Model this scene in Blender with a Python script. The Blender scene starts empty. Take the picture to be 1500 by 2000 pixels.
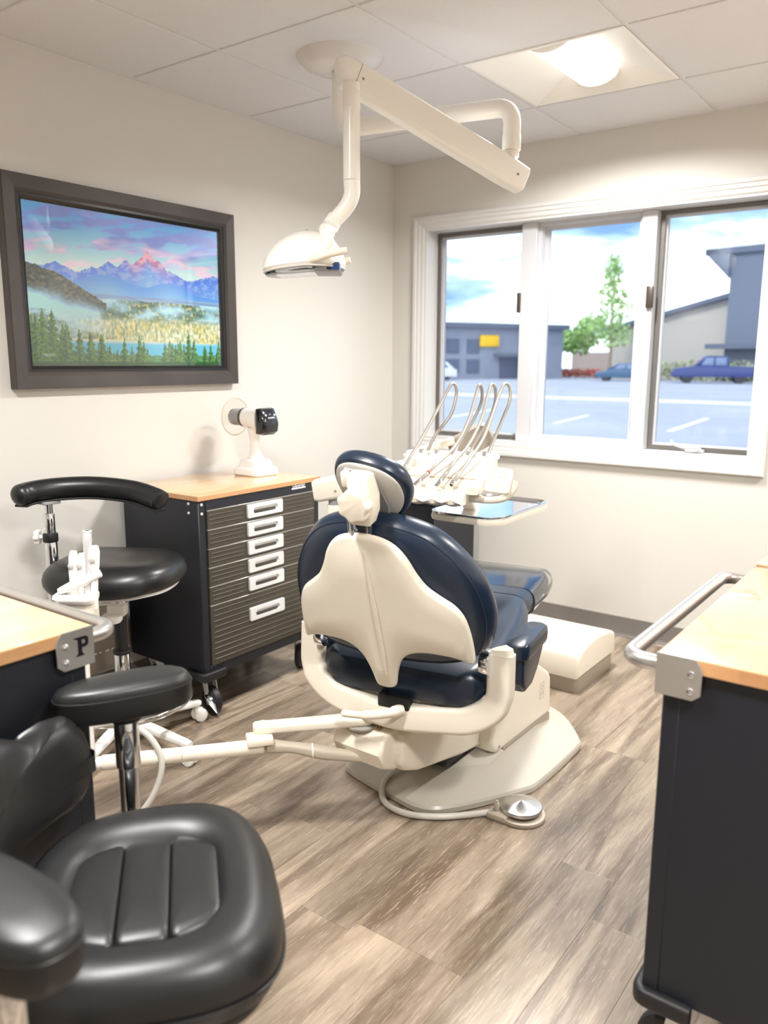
import bpy, bmesh, math, random
from mathutils import Matrix, Vector, noise
PI = math.pi
random.seed(7)
scene = bpy.context.scene
col = scene.collection

def S(r, g, b, a=1.0):
    f = lambda c: (c / 255 / 12.92) if c / 255 <= 0.04045 else ((c / 255 + 0.055) / 1.055) ** 2.4
    return (f(r), f(g), f(b), a)

# ---------------------------------------------------------------- camera
H = 1.35
cam_d = bpy.data.cameras.new('camera')
cam = bpy.data.objects.new('camera', cam_d)
col.objects.link(cam)
cam_d.sensor_fit = 'HORIZONTAL'
cam_d.sensor_width = 36.0
cam_d.lens = 37.652
cam_d.clip_start = 0.05
cam_d.clip_end = 1000
cr_, cu_, cf_ = (0.80540775, 0.59270345, 0.00457975), (-0.11310502, 0.14610133, 0.98278261), (-0.58182954, 0.79205872, -0.18470888)
cam.matrix_world = Matrix(((cr_[0], cu_[0], -cf_[0], 0), (cr_[1], cu_[1], -cf_[1], 0), (cr_[2], cu_[2], -cf_[2], H), (0, 0, 0, 1)))
cam_d.dof.use_dof = True
cam_d.dof.focus_distance = 2.35
cam_d.dof.aperture_fstop = 3.9
scene.camera = cam

# ---------------------------------------------------------------- exposure, world, sun
scene.view_settings.view_transform = 'Standard'
scene.view_settings.look = 'None'
scene.view_settings.gamma = 1.0
scene.view_settings.use_curve_mapping = False
scene.view_settings.exposure = 0.0
scene.cycles.max_bounces = 8
scene.cycles.diffuse_bounces = 5
scene.cycles.transparent_max_bounces = 16
scene.cycles.sample_clamp_indirect = 8.0
LAMP_POWER = 50.0      # watts of each ceiling lamp
world = bpy.data.worlds.new('sky')
scene.world = world
world.use_nodes = True
wn, wl = world.node_tree.nodes, world.node_tree.links
wn.clear()
w_out = wn.new('ShaderNodeOutputWorld')
w_bg = wn.new('ShaderNodeBackground')
w_tc = wn.new('ShaderNodeTexCoord')
w_map = wn.new('ShaderNodeMapping')
w_map.inputs['Scale'].default_value = (1.6, 1.6, 7.0)
w_map.inputs['Location'].default_value = (0.35, 0.1, 0.55)
w_noise = wn.new('ShaderNodeTexNoise')
w_noise.inputs['Scale'].default_value = 1.5
w_noise.inputs['Detail'].default_value = 6
w_noise.inputs['Roughness'].default_value = 0.55
w_ramp = wn.new('ShaderNodeValToRGB')
w_ramp.color_ramp.elements[0].position = 0.40
w_ramp.color_ramp.elements[0].color = S(96, 128, 172)
w_ramp.color_ramp.elements[1].position = 0.56
w_ramp.color_ramp.elements[1].color = (1.0, 1.0, 1.0, 1)
e_ = w_ramp.color_ramp.elements.new(0.46)
e_.color = S(142, 168, 186)
wl.new(w_tc.outputs['Generated'], w_map.inputs['Vector'])
wl.new(w_map.outputs['Vector'], w_noise.inputs['Vector'])
wl.new(w_noise.outputs['Fac'], w_ramp.inputs['Fac'])
wl.new(w_ramp.outputs['Color'], w_bg.inputs['Color'])
w_bg.inputs['Strength'].default_value = 2.8
wl.new(w_bg.outputs['Background'], w_out.inputs['Surface'])
sun_d = bpy.data.lights.new('sun', 'SUN')
sun_d.energy = 1.7
sun_d.angle = math.radians(6)
sun_d.color = (1.0, 0.96, 0.9)
sun = bpy.data.objects.new('sun', sun_d)
col.objects.link(sun)
sun.rotation_euler = (math.radians(48), 0, math.radians(-14))   # sun stands high behind the building, shining on the car park

# ---------------------------------------------------------------- helpers
def merge(bm, tmp, M=None):
    if M is not None:
        bmesh.ops.transform(tmp, matrix=M, verts=tmp.verts)
    me = bpy.data.meshes.new('tmp')
    tmp.to_mesh(me)
    tmp.free()
    bm.from_mesh(me)
    bpy.data.meshes.remove(me)

def T(x=0, y=0, z=0, rx=0, ry=0, rz=0):
    return Matrix.Translation((x, y, z)) @ Matrix.Rotation(math.radians(rz), 4, 'Z') @ Matrix.Rotation(math.radians(ry), 4, 'Y') @ Matrix.Rotation(math.radians(rx), 4, 'X')

def new():
    return bmesh.new()

def box(bm, x0, x1, y0, y1, z0, z1, r=0.0, seg=2, M=None):
    t = bmesh.new()
    bmesh.ops.create_cube(t, size=1)
    for v in t.verts:
        v.co = Vector(((x0 + x1) / 2 + v.co.x * (x1 - x0), (y0 + y1) / 2 + v.co.y * (y1 - y0), (z0 + z1) / 2 + v.co.z * (z1 - z0)))
    if r > 0:
        bmesh.ops.bevel(t, geom=t.edges[:], offset=r, segments=seg, profile=0.5, affect='EDGES')
    merge(bm, t, M)
    return bm

def ring_faces(bm, rings, closed=True, cap0=True, cap1=True):
    vs = []
    for rg in rings:
        if len(rg) == 1:
            vs.append([bm.verts.new(rg[0])])
        else:
            vs.append([bm.verts.new(p) for p in rg])
    for a, b in zip(vs, vs[1:]):
        n = max(len(a), len(b))
        m = n if closed else n - 1
        for i in range(m):
            j = (i + 1) % n
            if len(a) == 1 and len(b) == 1:
                continue
            if len(a) == 1:
                bm.faces.new((a[0], b[j], b[i]))
            elif len(b) == 1:
                bm.faces.new((a[i], a[j], b[0]))
            else:
                bm.faces.new((a[i], a[j], b[j], b[i]))
    if cap0 and len(vs[0]) > 2:
        bm.faces.new(list(reversed(vs[0])))
    if cap1 and len(vs[-1]) > 2:
        bm.faces.new(vs[-1])
    return bm

def lathe(bm, prof, seg=32, M=None):
    t = bmesh.new()
    rings = []
    for r, z in prof:
        if r < 1e-6:
            rings.append([(0, 0, z)])
        else:
            rings.append([(r * math.cos(2 * PI * i / seg), r * math.sin(2 * PI * i / seg), z) for i in range(seg)])
    ring_faces(t, rings)
    bmesh.ops.recalc_face_normals(t, faces=t.faces[:])
    merge(bm, t, M)
    return bm

def crv(pts, n=8, closed=False):
    P = [Vector(p) for p in pts]
    out = []
    m = len(P)
    rng = range(m if closed else m - 1)
    for i in rng:
        if closed:
            p0, p1, p2, p3 = P[(i - 1) % m], P[i], P[(i + 1) % m], P[(i + 2) % m]
        else:
            p1, p2 = P[i], P[i + 1]
            p0 = P[i - 1] if i > 0 else p1 * 2 - p2
            p3 = P[i + 2] if i + 2 < m else p2 * 2 - p1
        for k in range(n):
            t = k / n
            out.append(0.5 * ((2 * p1) + (p2 - p0) * t + (2 * p0 - 5 * p1 + 4 * p2 - p3) * t * t + (3 * p1 - p0 - 3 * p2 + p3) * t ** 3))
    if not closed:
        out.append(P[-1].copy())
    return out

def fillet(pts, r, n=6):
    """polyline with rounded corners"""
    P = [Vector(p) for p in pts]
    out = [P[0]]
    for i in range(1, len(P) - 1):
        a, b, c = P[i - 1], P[i], P[i + 1]
        u, v = (a - b).normalized(), (c - b).normalized()
        d = min(r, (a - b).length * .49, (c - b).length * .49)
        p, q = b + u * d, b + v * d
        for k in range(n + 1):
            t = k / n
            out.append((1 - t) ** 2 * p + 2 * t * (1 - t) * b + t * t * q)
    out.append(P[-1])
    return out

def sweep(bm, pts, section, up=(0, 0, 1), scales=None, caps=True, closed=False):
    P = [Vector(p) for p in pts]
    U = Vector(up)
    rings = []
    n = len(P)
    prev = None
    for i, p in enumerate(P):
        if closed:
            t = (P[(i + 1) % n] - P[i - 1]).normalized()
        else:
            t = (P[min(i + 1, n - 1)] - P[max(i - 1, 0)]).normalized()
        s = t.cross(U)
        if s.length < 1e-3:
            s = prev if prev is not None else t.orthogonal()
        s.normalize()
        if prev is not None and s.dot(prev) < 0:
            s = -s
        prev = s
        nn = s.cross(t).normalized()
        k = scales[i] if scales else 1.0
        ka, kb = (k if isinstance(k, (tuple, list)) else (k, k))
        rings.append([p + s * (a * ka) + nn * (b * kb) for a, b in section])
    if closed:
        rings.append(rings[0])
        t2 = bmesh.new()
        ring_faces(t2, rings, True, False, False)
        bmesh.ops.remove_doubles(t2, verts=t2.verts[:], dist=1e-6)
    else:
        t2 = bmesh.new()
        ring_faces(t2, rings, True, caps, caps)
    bmesh.ops.recalc_face_normals(t2, faces=t2.faces[:])
    merge(bm, t2)
    return bm

def circ(r, n=12, rb=None):
    rb = r if rb is None else rb
    return [(r * math.cos(2 * PI * i / n), rb * math.sin(2 * PI * i / n)) for i in range(n)]

def tube(bm, pts, r, seg=12, closed=False, caps=True):
    P = [Vector(p) for p in pts]
    n = len(P)
    R = r if isinstance(r, (list, tuple)) else [r] * n
    rings = []
    nrm = None
    tp = None
    for i, p in enumerate(P):
        if closed:
            t = (P[(i + 1) % n] - P[i - 1]).normalized()
        else:
            t = (P[min(i + 1, n - 1)] - P[max(i - 1, 0)]).normalized()
        if nrm is None:
            nrm = t.orthogonal().normalized()
        else:
            q = tp.rotation_difference(t)
            nrm = q @ nrm
            nrm = (nrm - t * nrm.dot(t)).normalized()
        tp = t
        b = t.cross(nrm)
        rings.append([p + nrm * (R[i] * math.cos(2 * PI * k / seg)) + b * (R[i] * math.sin(2 * PI * k / seg)) for k in range(seg)])
    t2 = bmesh.new()
    if closed:
        ring_faces(t2, rings + [rings[0]], True, False, False)
        bmesh.ops.remove_doubles(t2, verts=t2.verts[:], dist=1e-6)
    else:
        ring_faces(t2, rings, True, caps, caps)
    bmesh.ops.recalc_face_normals(t2, faces=t2.faces[:])
    merge(bm, t2)
    return bm

def cyl(bm, a, b, r, seg=20, bev=0.0):
    """cylinder from a to b; bev rounds the rims"""
    a, b = Vector(a), Vector(b)
    L = (b - a).length
    d = (b - a).normalized()
    M = Matrix.Translation(a) @ d.to_track_quat('Z', 'Y').to_matrix().to_4x4()
    if bev > 0:
        prof = [(0, 0), (r - bev, 0), (r - bev * .3, bev * .3), (r, bev), (r, L - bev), (r - bev * .3, L - bev * .3), (r - bev, L), (0, L)]
    else:
        prof = [(0, 0), (r, 0), (r, L), (0, L)]
    return lathe(bm, prof, seg, M)

def rr(w, h, r, n=5, cx=0, cy=0):
    out = []
    for sx, sy, a0 in ((1, 1, 0), (-1, 1, 90), (-1, -1, 180), (1, -1, 270)):
        for k in range(n + 1):
            a = math.radians(a0 + 90 * k / n)
            out.append((cx + sx * (w / 2 - r) + r * math.cos(a), cy + sy * (h / 2 - r) + r * math.sin(a)))
    return out

def sup(w, h, p=2.5, n=48):
    out = []
    for i in range(n):
        a = 2 * PI * i / n
        c, s = math.cos(a), math.sin(a)
        out.append((w / 2 * math.copysign(abs(c) ** (2 / p), c), h / 2 * math.copysign(abs(s) ** (2 / p), s)))
    return out

def inset(outline, d):
    n = len(outline)
    res = []
    for i in range(n):
        a, b, c = Vector(outline[i - 1]), Vector(outline[i]), Vector(outline[(i + 1) % n])
        t = (c - a)
        if t.length < 1e-9:
            res.append((b.x, b.y)); continue
        t.normalize()
        nx, ny = -t.y, t.x
        res.append((b.x + nx * d, b.y + ny * d))
    return res

def prism(bm, outline, z0, z1, r=0.0, M=None, seg=3):
    """extruded CCW outline, rounded rims by insetting along the outline's normals"""
    t = bmesh.new()
    rings = []
    if r > 0:
        rings = [[(x, y, z0 + r * (1 - math.cos(PI / 2 * k / seg))) for x, y in inset(outline, r * (1 - math.sin(PI / 2 * k / seg)))] for k in range(seg + 1)]
        rings += [[(x, y, z1 - r + r * math.sin(PI / 2 * k / seg)) for x, y in inset(outline, r * (1 - math.cos(PI / 2 * k / seg)))] for k in range(seg + 1)]
    else:
        rings = [[(x, y, z0) for x, y in outline], [(x, y, z1) for x, y in outline]]
    ring_faces(t, rings)
    bmesh.ops.recalc_face_normals(t, faces=t.faces[:])
    merge(bm, t, M)
    return bm

def pad(bm, outline, rings, M=None, warp=None, c=(0, 0)):
    """stuffed pad: outline scaled by s about c at height z, rings listed from the underside to the top"""
    t = bmesh.new()
    rg = []
    for s, z in rings:
        if s <= 1e-6:
            p = [(c[0], c[1], z)]
        else:
            p = [(c[0] + (x - c[0]) * s, c[1] + (y - c[1]) * s, z) for x, y in outline]
        if warp:
            p = [warp(*q) for q in p]
        rg.append(p)
    ring_faces(t, rg)
    bmesh.ops.recalc_face_normals(t, faces=t.faces[:])
    merge(bm, t, M)
    return bm

def frame_ring(bm, x0, x1, z0, z1, w, y0, y1, M=None, steps=None):
    """rectangular ring in the XZ plane, one piece; outer x0..x1, z0..z1, width w"""
    t = bmesh.new()
    o = [(x0, z0), (x1, z0), (x1, z1), (x0, z1)]
    i = [(x0 + w, z0 + w), (x1 - w, z0 + w), (x1 - w, z1 - w), (x0 + w, z1 - w)]
    rings = []
    prof = steps or [(0, y1), (0, y0), (w, y0), (w, y1)]      # (distance inwards, y)
    for k in range(4):
        a, b = Vector(o[k]), Vector(i[k])
        rings.append([(a.x + (b.x - a.x) * d / w, y, a.y + (b.y - a.y) * d / w) for d, y in prof])
    ring_faces(t, rings + [rings[0]], True, False, False)
    bmesh.ops.remove_doubles(t, verts=t.verts[:], dist=1e-6)
    bmesh.ops.recalc_face_normals(t, faces=t.faces[:])
    merge(bm, t, M)
    return bm

def obj(name, bm, m, parent=None, smooth=True, angle=38, M=None, kind=None, label=None):
    if M is not None:
        bmesh.ops.transform(bm, matrix=M, verts=bm.verts)
    me = bpy.data.meshes.new(name)
    bm.to_mesh(me)
    bm.free()
    if smooth:
        me.polygons.foreach_set('use_smooth', [True] * len(me.polygons))
        me.set_sharp_from_angle(angle=math.radians(angle))
    if m is not None:
        me.materials.append(m)
    o = bpy.data.objects.new(name, me)
    col.objects.link(o)
    if parent is not None:
        o.parent = parent
    if kind:
        o['kind'] = kind
    if label:
        o['label'] = label
    return o

def tag(o, label=None, cat=None, group=None, kind=None):
    if label: o['label'] = label
    if cat: o['category'] = cat
    if group: o['group'] = group
    if kind: o['kind'] = kind
    return o

def thing(name, label, cat, loc=(0, 0, 0), rz=0.0, group=None, kind=None):
    o = bpy.data.objects.new(name, None)
    o.empty_display_size = 0.1
    col.objects.link(o)
    o.location = loc
    o.rotation_euler = (0, 0, math.radians(rz))
    return tag(o, label, cat, group, kind)

def dup(o, parent=None):
    c = o.copy()
    col.objects.link(c)
    c.parent = parent
    for ch in list(o.children):
        dup(ch, c)
    return c

def text(name, s, size, m, parent=None, M=None, extrude=0.0004, label=None, bold=0.0):
    cu = bpy.data.curves.new(name, 'FONT')
    cu.body = s
    cu.size = size
    cu.extrude = extrude
    cu.offset = bold
    cu.align_x = 'CENTER'
    cu.align_y = 'CENTER'
    to = bpy.data.objects.new(name, cu)
    col.objects.link(to)
    dg = bpy.context.evaluated_depsgraph_get()
    me = bpy.data.meshes.new_from_object(to.evaluated_get(dg))
    bpy.data.objects.remove(to)
    bpy.data.curves.remove(cu)
    me.materials.clear()
    me.materials.append(m)
    if M is not None:
        me.transform(M)
    o = bpy.data.objects.new(name, me)
    col.objects.link(o)
    o.parent = parent
    if label: o['label'] = label
    return o

# ---------------------------------------------------------------- materials
MATS = {}
def mat(name, color, rough=0.5, metal=0.0, spec=0.5, bump=None, coat=0.0, var=None, stretch=(1, 1, 1), aniso=0.0, coords='Object', sheen=0.0):
    """bump=(scale, strength); var=(scale, colour2, amount)"""
    m = bpy.data.materials.new(name)
    m.use_nodes = True
    n, l = m.node_tree.nodes, m.node_tree.links
    b = n['Principled BSDF']
    b.inputs['Base Color'].default_value = color
    b.inputs['Roughness'].default_value = rough
    b.inputs['Metallic'].default_value = metal
    b.inputs['Specular IOR Level'].default_value = spec
    b.inputs['Coat Weight'].default_value = coat
    b.inputs['Coat Roughness'].default_value = 0.15
    if aniso: b.inputs['Anisotropic'].default_value = aniso
    if sheen: b.inputs['Sheen Weight'].default_value = sheen
    if bump or var:
        tc = n.new('ShaderNodeTexCoord')
        mp = n.new('ShaderNodeMapping')
        mp.inputs['Scale'].default_value = stretch
        l.new(tc.outputs[coords], mp.inputs['Vector'])
    if bump:
        nz = n.new('ShaderNodeTexNoise')
        nz.inputs['Scale'].default_value = bump[0]
        nz.inputs['Detail'].default_value = 4
        l.new(mp.outputs['Vector'], nz.inputs['Vector'])
        bp = n.new('ShaderNodeBump')
        bp.inputs['Strength'].default_value = bump[1]
        bp.inputs['Distance'].default_value = bump[2] if len(bump) > 2 else 0.002
        l.new(nz.outputs['Fac'], bp.inputs['Height'])
        l.new(bp.outputs['Normal'], b.inputs['Normal'])
    if var:
        nv = n.new('ShaderNodeTexNoise')
        nv.inputs['Scale'].default_value = var[0]
        nv.inputs['Detail'].default_value = 5
        l.new(mp.outputs['Vector'], nv.inputs['Vector'])
        rp = n.new('ShaderNodeMapRange')
        rp.inputs['From Min'].default_value = 0.35
        rp.inputs['From Max'].default_value = 0.65
        rp.inputs['To Max'].default_value = var[2]
        l.new(nv.outputs['Fac'], rp.inputs['Value'])
        mx = n.new('ShaderNodeMix')
        mx.data_type = 'RGBA'
        mx.inputs['A'].default_value = color
        mx.inputs['B'].default_value = var[1]
        l.new(rp.outputs['Result'], mx.inputs['Factor'])
        l.new(mx.outputs['Result'], b.inputs['Base Color'])
    MATS[name] = m
    return m

def emis(name, color, strength):
    m = bpy.data.materials.new(name)
    m.use_nodes = True
    n, l = m.node_tree.nodes, m.node_tree.links
    n.clear()
    o = n.new('ShaderNodeOutputMaterial')
    e = n.new('ShaderNodeEmission')
    e.inputs['Color'].default_value = color
    e.inputs['Strength'].default_value = strength
    l.new(e.outputs[0], o.inputs['Surface'])
    return m

def clear(name, tint=(1, 1, 1, 1), ior=1.45, rough=0.02, floor_=0.0):
    """thin clear sheet: lets light straight through, mirrors by Fresnel"""
    m = bpy.data.materials.new(name)
    m.use_nodes = True
    n, l = m.node_tree.nodes, m.node_tree.links
    n.clear()
    o = n.new('ShaderNodeOutputMaterial')
    t = n.new('ShaderNodeBsdfTransparent')
    t.inputs['Color'].default_value = tint
    g = n.new('ShaderNodeBsdfGlossy')
    g.inputs['Roughness'].default_value = rough
    f = n.new('ShaderNodeFresnel')
    f.inputs['IOR'].default_value = ior
    mx = n.new('ShaderNodeMixShader')
    if floor_ > 0:
        a = n.new('ShaderNodeMath')
        a.operation = 'ADD'
        a.inputs[1].default_value = floor_
        a.use_clamp = True
        l.new(f.outputs[0], a.inputs[0])
        l.new(a.outputs[0], mx.inputs['Fac'])
    else:
        l.new(f.outputs[0], mx.inputs['Fac'])
    l.new(t.outputs[0], mx.inputs[1])
    l.new(g.outputs[0], mx.inputs[2])
    l.new(mx.outputs[0], o.inputs['Surface'])
    return m

def wood(name, c_lo, c_hi, c_dark, axis='Y', scale=1.0, rough=0.4, plank=True, coat=0.0, spec=0.4, contrast=1.0, limed=None):
    """long grain along `axis`; varies from board to board by the object's own random number"""
    m = bpy.data.materials.new(name)
    m.use_nodes = True
    n, l = m.node_tree.nodes, m.node_tree.links
    b = n['Principled BSDF']
    b.inputs['Roughness'].default_value = rough
    b.inputs['Specular IOR Level'].default_value = spec
    b.inputs['Coat Weight'].default_value = coat
    geo = n.new('ShaderNodeNewGeometry')
    inf = n.new('ShaderNodeObjectInfo')
    off = n.new('ShaderNodeVectorMath'); off.operation = 'MULTIPLY_ADD'
    cmb = n.new('ShaderNodeCombineXYZ')
    for k in 'XYZ':
        l.new(inf.outputs['Random'], cmb.inputs[k])
    l.new(cmb.outputs[0], off.inputs[0])
    off.inputs[1].default_value = (17.3, 41.7, 9.1) if plank else (0, 0, 0)
    l.new(geo.outputs['Position'], off.inputs[2])
    def nz(sc, detail, rough_, dist=0.0):
        mp = n.new('ShaderNodeMapping')
        mp.inputs['Scale'].default_value = sc if axis == 'Y' else (sc[1], sc[0], sc[2])
        l.new(off.outputs[0], mp.inputs['Vector'])
        t = n.new('ShaderNodeTexNoise')
        t.inputs['Scale'].default_value = 1.0
        t.inputs['Detail'].default_value = detail
        t.inputs['Roughness'].default_value = rough_
        t.inputs['Distortion'].default_value = dist
        l.new(mp.outputs[0], t.inputs['Vector'])
        return t
    big = nz((10 * scale, 1.1 * scale, 10), 5, 0.6, 1.1)
    fine = nz((150 * scale, 11 * scale, 150), 4, 0.65)
    # cathedral rings: bands of a slow, stretched noise
    slow = nz((7 * scale, 0.75 * scale, 7), 1.5, 0.4, 0.25)
    ml = n.new('ShaderNodeMath'); ml.operation = 'MULTIPLY'; ml.inputs[1].default_value = 22.0
    l.new(slow.outputs['Fac'], ml.inputs[0])
    sn = n.new('ShaderNodeMath'); sn.operation = 'SINE'
    l.new(ml.outputs[0], sn.inputs[0])
    rg = n.new('ShaderNodeMapRange')
    rg.inputs['From Min'].default_value = 0.35; rg.inputs['From Max'].default_value = 0.95
    rg.inputs['To Max'].default_value = 0.5 * contrast
    l.new(sn.outputs[0], rg.inputs['Value'])
    rp = n.new('ShaderNodeMapRange')
    rp.inputs['From Min'].default_value = 0.34; rp.inputs['From Max'].default_value = 0.68
    l.new(big.outputs['Fac'], rp.inputs['Value'])
    m1 = n.new('ShaderNodeMix'); m1.data_type = 'RGBA'
    m1.inputs['A'].default_value = c_lo; m1.inputs['B'].default_value = c_hi
    l.new(rp.outputs[0], m1.inputs['Factor'])
    m2 = n.new('ShaderNodeMix'); m2.data_type = 'RGBA'
    l.new(rg.outputs[0], m2.inputs['Factor'])
    l.new(m1.outputs['Result'], m2.inputs['A'])
    m2.inputs['B'].default_value = c_dark
    rf = n.new('ShaderNodeMapRange')
    rf.inputs['From Min'].default_value = 0.5; rf.inputs['From Max'].default_value = 0.75
    rf.inputs['To Max'].default_value = 0.4 * contrast
    l.new(fine.outputs['Fac'], rf.inputs['Value'])
    m3 = n.new('ShaderNodeMix'); m3.data_type = 'RGBA'
    l.new(rf.outputs[0], m3.inputs['Factor'])
    l.new(m2.outputs['Result'], m3.inputs['A'])
    m3.inputs['B'].default_value = c_dark
    if limed:
        lim = nz((230 * scale, 14 * scale, 230), 4, 0.6, 1.0)
        rl = n.new('ShaderNodeMapRange')
        rl.inputs['From Min'].default_value = 0.53; rl.inputs['From Max'].default_value = 0.66
        rl.inputs['To Max'].default_value = 0.45
        l.new(lim.outputs['Fac'], rl.inputs['Value'])
        m4 = n.new('ShaderNodeMix'); m4.data_type = 'RGBA'
        l.new(rl.outputs[0], m4.inputs['Factor'])
        l.new(m3.outputs['Result'], m4.inputs['A'])
        m4.inputs['B'].default_value = limed
        m3 = m4
    hv = n.new('ShaderNodeHueSaturation')
    rv = n.new('ShaderNodeMapRange')
    rv.inputs['To Min'].default_value = 0.78 if limed else 0.92 if plank else 1.0
    rv.inputs['To Max'].default_value = 1.20 if limed else 1.05 if plank else 1.0
    l.new(inf.outputs['Random'], rv.inputs['Value'])
    l.new(rv.outputs[0], hv.inputs['Value'])
    l.new(m3.outputs['Result'], hv.inputs['Color'])
    l.new(hv.outputs[0], b.inputs['Base Color'])
    bp = n.new('ShaderNodeBump')
    bp.inputs['Strength'].default_value = 0.12
    bp.inputs['Distance'].default_value = 0.001
    l.new(fine.outputs['Fac'], bp.inputs['Height'])
    l.new(bp.outputs[0], b.inputs['Normal'])
    MATS[name] = m
    return m

M_wall = mat('wall_paint', S(214, 211, 205), 0.6, bump=(260, 0.06, 0.001))
M_ceil = mat('ceiling_tile', S(222, 222, 225), 0.9, bump=(420, 0.25, 0.001), var=(260, S(208, 208, 210), 0.5))
M_grid = mat('ceiling_grid', S(212, 212, 213), 0.5)
M_floor_base = mat('floor_underlay', S(104, 92, 82), 0.8)
M_plank = wood('vinyl_plank', S(120, 103, 87), S(174, 158, 139), S(84, 67, 54), 'Y', 1.0, 0.28, True, 0.0, 0.65, 1.1, S(192, 179, 161))
M_base = mat('vinyl_cove_base', S(122, 117, 113), 0.45)
M_trim = mat('white_trim_paint', S(216, 215, 213), 0.35)
M_vinyl = mat('white_window_vinyl', S(202, 203, 207), 0.3)
M_bronze = mat('bronze_screen_frame', S(112, 108, 104), 0.4, 0.4)
M_latch = mat('bronze_latch', S(92, 84, 76), 0.35, 0.6)
M_glass = clear('window_glass', (0.97, 0.99, 1.0, 1), 1.35)
M_maple = wood('maple_worktop', S(214, 174, 130), S(228, 194, 152), S(190, 145, 102), 'Y', 0.8, 0.22, True, 0.5, 0.5, 0.5)
M_maple_edge = wood('maple_worktop_edge', S(196, 146, 100), S(208, 162, 116), S(160, 108, 70), 'Y', 0.8, 0.35, True, 0.0, 0.5, 0.8)
M_navy = mat('navy_steel_paint', S(25, 28, 37), 0.45, bump=(500, 0.05, 0.0005))
M_black_steel = mat('black_steel_paint', S(30, 31, 34), 0.4, bump=(500, 0.05, 0.0005))
M_drawer = mat('graphite_drawer_steel', S(86, 81, 73), 0.36, 0.5, bump=(30, 0.05, 0.001), stretch=(1, 1, 40))
M_alu = mat('bright_aluminium', S(238, 239, 241), 0.3, 0.35)
M_steel = mat('brushed_steel', S(196, 193, 188), 0.34, 0.8, bump=(40, 0.06, 0.001), stretch=(1, 60, 60))
M_satin = mat('satin_steel_tube', S(205, 203, 200), 0.28, 0.85)
M_chrome = mat('chrome', S(232, 234, 238), 0.06, 1.0)
M_rubber = mat('black_rubber', S(26, 26, 28), 0.5)
M_leather = mat('black_leather', S(25, 26, 28), 0.34, spec=0.55, bump=(420, 0.16, 0.0008))
M_leather2 = mat('black_leather_foreground', S(27, 27, 28), 0.40, spec=0.55, bump=(380, 0.16, 0.0008))
M_navyvinyl = mat('navy_upholstery', S(27, 41, 60), 0.3, spec=0.55, bump=(300, 0.06, 0.0008))
M_cream = mat('cream_plastic', S(238, 230, 214), 0.33, spec=0.5)
M_white = mat('white_enamel', S(244, 242, 236), 0.28, spec=0.5, coat=0.2)
M_whitep = mat('white_plastic', S(242, 240, 236), 0.32)
M_greyp = mat('grey_plastic', S(150, 150, 152), 0.4)
M_taupe = mat('taupe_plastic', S(158, 148, 134), 0.45)
M_base_enamel = mat('chair_base_enamel', S(188, 182, 170), 0.3, spec=0.5, bump=(200, 0.08, 0.001))
M_darkp = mat('dark_plastic', S(20, 22, 28), 0.15, coat=0.4)
M_blue = mat('blue_plastic', S(40, 70, 140), 0.35)
M_hose = mat('grey_beige_hose', S(186, 176, 160), 0.45, bump=(900, 0.2, 0.0006))
M_hosem = mat('metal_grey_hose', S(168, 164, 158), 0.34, 0.35)
M_hoseg = mat('light_grey_hose', S(206, 202, 194), 0.4)
M_clearp = clear('clear_plastic', (0.98, 0.99, 1, 1), 1.45, 0.05, 0.03)
M_bag = clear('clear_plastic_sleeve', (0.93, 0.95, 0.97, 1), 1.5, 0.12, 0.10)
M_lead = clear('clear_acrylic', (0.97, 0.96, 0.94, 1), 1.3, 0.05)
M_led = mat('white_print', S(245, 245, 245), 0.4)
M_blackprint = mat('black_print', S(14, 14, 16), 0.4)
M_screen = mat('dark_screen', S(24, 28, 38), 0.12, coat=0.3)
M_greyprint = mat('grey_print', S(196, 190, 178), 0.5)
# ================================================================ the room
XL, XR, YB, YF, ZC = -2.743, 1.55, -1.75, 3.807, 2.403      # left wall, right wall, wall behind the camera, window wall, ceiling

# ---- floor: vinyl planks laid along the room
floor = obj('floor', box(new(), XL - .1, XR + .1, YB - .1, YF + .1, -0.12, -0.004), M_floor_base, smooth=False)
tag(floor, kind='structure')
PW, PL = 0.1506, 1.22
k0 = math.floor((XL - (-0.632)) / PW)
rp = random.Random(3)
k = k0
while -0.632 + k * PW < XR:
    x0, x1 = max(XL, -0.632 + k * PW), min(XR, -0.632 + (k + 1) * PW)
    y = YB - rp.random() * PL
    if k == -2: y = 2.593 - 4 * PL
    if k == -1: y = 1.90 - 4 * PL
    if k == -3: y = 1.37 - 3 * PL
    while y < YF:
        ya, yb = max(YB, y), min(YF, y + PL)
        if yb - ya > 0.02 and x1 - x0 > 0.01:
            b = box(new(), x0 + .0002, x1 - .0002, ya + .0002, yb - .0002, -0.004, 0.0, 0.0004, 1)
            obj('plank', b, M_plank, floor, smooth=False)
        y += PL
    k += 1

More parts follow.
